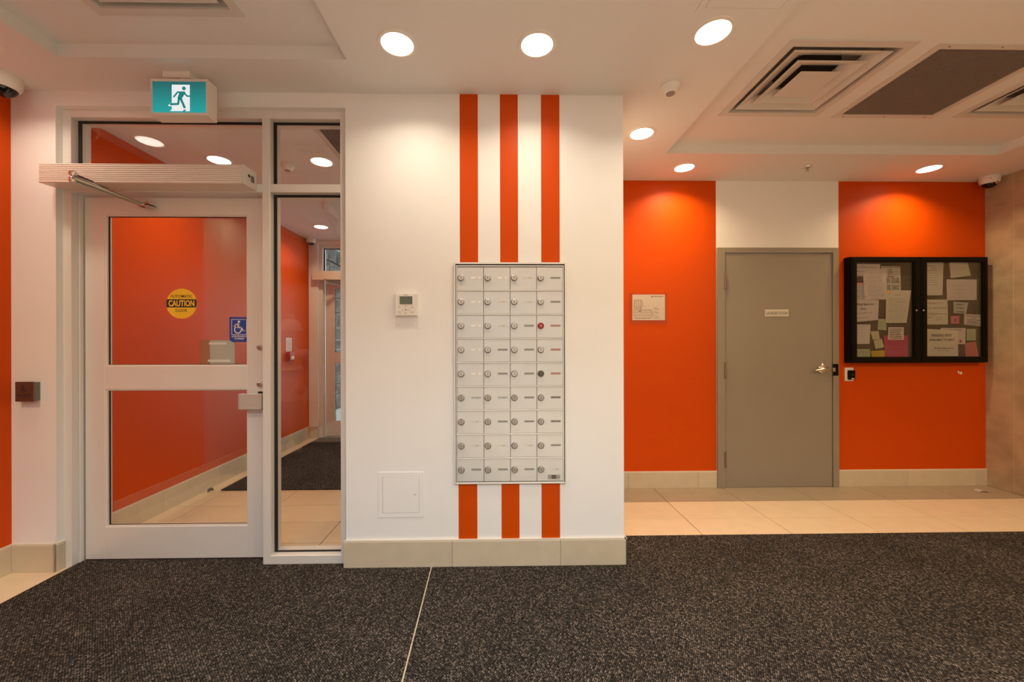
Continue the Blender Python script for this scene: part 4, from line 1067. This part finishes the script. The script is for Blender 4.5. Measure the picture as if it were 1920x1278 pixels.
for s_, t in ((-1, 'l'), (1, 'r')):
    J.update({'sh' + t: ((s_ * .145, -.01, 1.16), .052), 'el' + t: ((s_ * .195, -.025, .94), .040), 'wr' + t: ((s_ * .20, .045, .745), .027), 'pa' + t: ((s_ * .198, .065, .685), (.017, .036)),
              'hi' + t: ((s_ * .075, 0, .745), .082), 'kn' + t: ((s_ * .085, .012, .42), .056), 'an' + t: ((s_ * .088, -.01, .085), .038), 'to' + t: ((s_ * .098, .12, .035), .032)})
    Ed += [('chest', 'sh' + t), ('sh' + t, 'el' + t), ('el' + t, 'wr' + t), ('wr' + t, 'pa' + t), ('pelvis', 'hi' + t), ('hi' + t, 'kn' + t), ('kn' + t, 'an' + t), ('an' + t, 'to' + t)]
    for q, (dy, ln_) in enumerate(((-.024, .055), (-.008, .066), (.010, .070), (.026, .062))):
        a, b = 'f%d%s' % (q, t), 'g%d%s' % (q, t)
        J[a] = ((s_ * .194, .070 + dy, .655 - ln_ * .35), .0085); J[b] = ((s_ * .184, .078 + dy, .655 - ln_), .0075); Ed += [('pa' + t, a), (a, b)]
    J['t0' + t] = ((s_ * .186, .100, .690), .010); J['t1' + t] = ((s_ * .180, .118, .655), .0085); Ed += [('wr' + t, 't0' + t), ('t0' + t, 't1' + t)]
skinned('body', J, Ed, SKIN, pe)
def coatmat():
    m = mat('pink blotched coat', (.62, .26, .28), .8); nt = m.node_tree; n = nt.nodes; L = nt.links.new
    tc = n.new('ShaderNodeTexCoord'); vo = n.new('ShaderNodeTexVoronoi'); vo.inputs['Scale'].default_value = 8.5; vo.inputs['Randomness'].default_value = .7
    L(tc.outputs['Object'], vo.inputs['Vector']); r = n.new('ShaderNodeValToRGB'); r.color_ramp.interpolation = 'CONSTANT'
    e = r.color_ramp.elements; e[0].position = 0; e[0].color = (.85, .36, .02, 1); e[1].position = .36; e[1].color = (.45, .16, .02, 1); x = e.new(.40); x.color = (.66, .28, .32, 1)
    L(vo.outputs['Distance'], r.inputs[0]); L(r.outputs[0], n['Principled BSDF'].inputs['Base Color'])
    return m
CJ = {'hips': ((0, 0, .82), (.175, .135)), 'hem': ((0, 0, .62), (.195, .15)), 'waist': ((0, 0, .97), (.165, .13)), 'ch': ((0, 0, 1.10), (.165, .13)), 'col': ((0, -.005, 1.215), (.095, .085))}
CE = [('hips', 'hem'), ('hips', 'waist'), ('waist', 'ch'), ('ch', 'col')]
for s_, t in ((-1, 'l'), (1, 'r')):
    CJ.update({'s' + t: ((s_ * .155, -.01, 1.145), .075), 'e' + t: ((s_ * .212, -.025, .94), .066), 'w' + t: ((s_ * .212, .040, .765), .055)}); CE += [('ch', 's' + t), ('s' + t, 'e' + t), ('e' + t, 'w' + t)]
skinned('coat', CJ, CE, coatmat(), pe)
TJ = {'p': ((0, 0, .76), (.12, .095))}; TE = []
for s_, t in ((-1, 'l'), (1, 'r')):
    TJ.update({'h' + t: ((s_ * .078, 0, .70), .092), 'k' + t: ((s_ * .086, .012, .42), .070), 'a' + t: ((s_ * .088, -.008, .12), .056)}); TE += [('p', 'h' + t), ('h' + t, 'k' + t), ('k' + t, 'a' + t)]
skinned('trousers', TJ, TE, mat('dark trousers', (.05, .045, .05), .85), pe)
for s_ in (-1, 1):
    skinned('shoe', {'h': ((s_ * .088, -.035, .055), (.050, .052)), 'm': ((s_ * .093, .05, .050), (.050, .046)), 't': ((s_ * .100, .125, .040), (.045, .036))}, [('h', 'm'), ('m', 't')], mat('dark boot', (.03, .025, .02), .5), pe)
O_ = Vector((PX, PY, .0082))
KNIT = mat('knitted wool', (.60, .40, .34), .95, var=(70, .25), bump=(90, .9))
MB().lathe([(.098, 1.405), (.112, 1.408), (.114, 1.440), (.106, 1.446)], O_, 'z', 32, False).build('hat_brim', KNIT, pe, True)
MB().lathe([(.106, 1.440), (.104, 1.475), (.090, 1.510), (.062, 1.535), (.025, 1.548), (0, 1.550)], O_, 'z', 32, False).build('hat', KNIT, pe, True)
MB().lathe([(0, 1.540), (.026, 1.548), (.038, 1.570), (.032, 1.592), (.014, 1.603), (0, 1.605)], O_, 'z', 20, False).build('pompom', KNIT, pe, True)
MB().tube([O_ + Vector((0, .096, 1.395)), O_ + Vector((0, .108, 1.372)), O_ + Vector((0, .112, 1.352)), O_ + Vector((0, .094, 1.345))], [.008, .011, .014, .008], 10).build('nose', SKIN, pe, True)
for s_ in (-1, 1):
    MB().lathe([(0, .0), (.008, .002), (.011, .006), (.008, .010), (0, .012)], O_ + Vector((s_ * .031, .084, 1.388)), 'y', 14, False).build('eye', mat('dark eye', (.04, .03, .025), .2), pe, True)
m_ = MB(); N_ = 10
rows = []
for j, (z_, r_, y_) in enumerate(((1.292, .060, .010), (1.315, .072, .016), (1.340, .079, .022), (1.360, .081, .020))):
    rows.append([m_.bm.verts.new(O_ + Vector((r_ * math.sin(a), y_ + r_ * 1.18 * math.cos(a), z_))) for a in [-1.35 + 2.7 * k / N_ for k in range(N_ + 1)]])
for a, b in zip(rows, rows[1:]):
    for k in range(N_): m_.bm.faces.new((a[k], a[k + 1], b[k + 1], b[k]))
bmesh.ops.solidify(m_.bm, geom=m_.bm.faces[:], thickness=.002)
m_.build('face_mask', mat('pale mask', (.66, .52, .44), .8), pe, True)

# ------------------------------------------------------------------ outside the outer door
S(box('ground_outside', -6, 8, VY + .16, 12, -.12, -.01, SNOW), 'pale paving outside the outer door', 'paving')
ws = S(box('wall_outside', -3.2, -2.72, VY + .16, 11, -.01, 2.86, CONC), 'grey quarry stone wall outside the outer door', 'wall')
box('plinth', -2.72, -2.60, VY + .2, 11, -.01, .21, CONC, ws, .01)
rs = random.Random(3); variants = []
for k in range(6):
    m_ = MB(); m_.box(-.5, .5, -.5, .5, -.5, .5)
    bmesh.ops.subdivide_edges(m_.bm, edges=m_.bm.edges[:], cuts=1, use_grid_fill=True)
    for v in m_.bm.verts:
        if v.co.x > .4 and abs(v.co.y) < .4 and abs(v.co.z) < .4: v.co.x += .25 + rs.random() * .4
        elif v.co.x > .4: v.co.x -= rs.random() * .25
        v.co.y *= .97 + rs.random() * .03; v.co.z *= .96 + rs.random() * .04
    bmesh.ops.recalc_face_normals(m_.bm, faces=m_.bm.faces)
    me = bpy.data.meshes.new('stone'); m_.bm.to_mesh(me); m_.bm.free(); me.materials.append(ROCK); variants.append(me)
z = .215
while z < 2.80:
    h = rs.choice((.16, .2, .24)); h = min(h, 2.84 - z); y = VY + .22
    while y < 8.2:
        l = rs.choice((.22, .34, .46))
        o = bpy.data.objects.new('stone', rs.choice(variants)); COL.objects.link(o); o.parent = ws
        o.location = Vector((-2.70, y + l / 2, z + h / 2)) - ORG[ws]; o.scale = (.09, l - .02, h - .02); ORG[o] = ORG[ws]
        y += l
    z += h
sf = S(box('soffit_outside', -3.2, 4, VY + .16, 11, 2.90, 3.0, DUCT), 'slatted white soffit outside the outer door', 'soffit')
x = -2.72
while x < 1.5:
    box('slat', x, x + .085, VY + .17, 10.9, 2.865, 2.90, SOFF, sf); x += .12
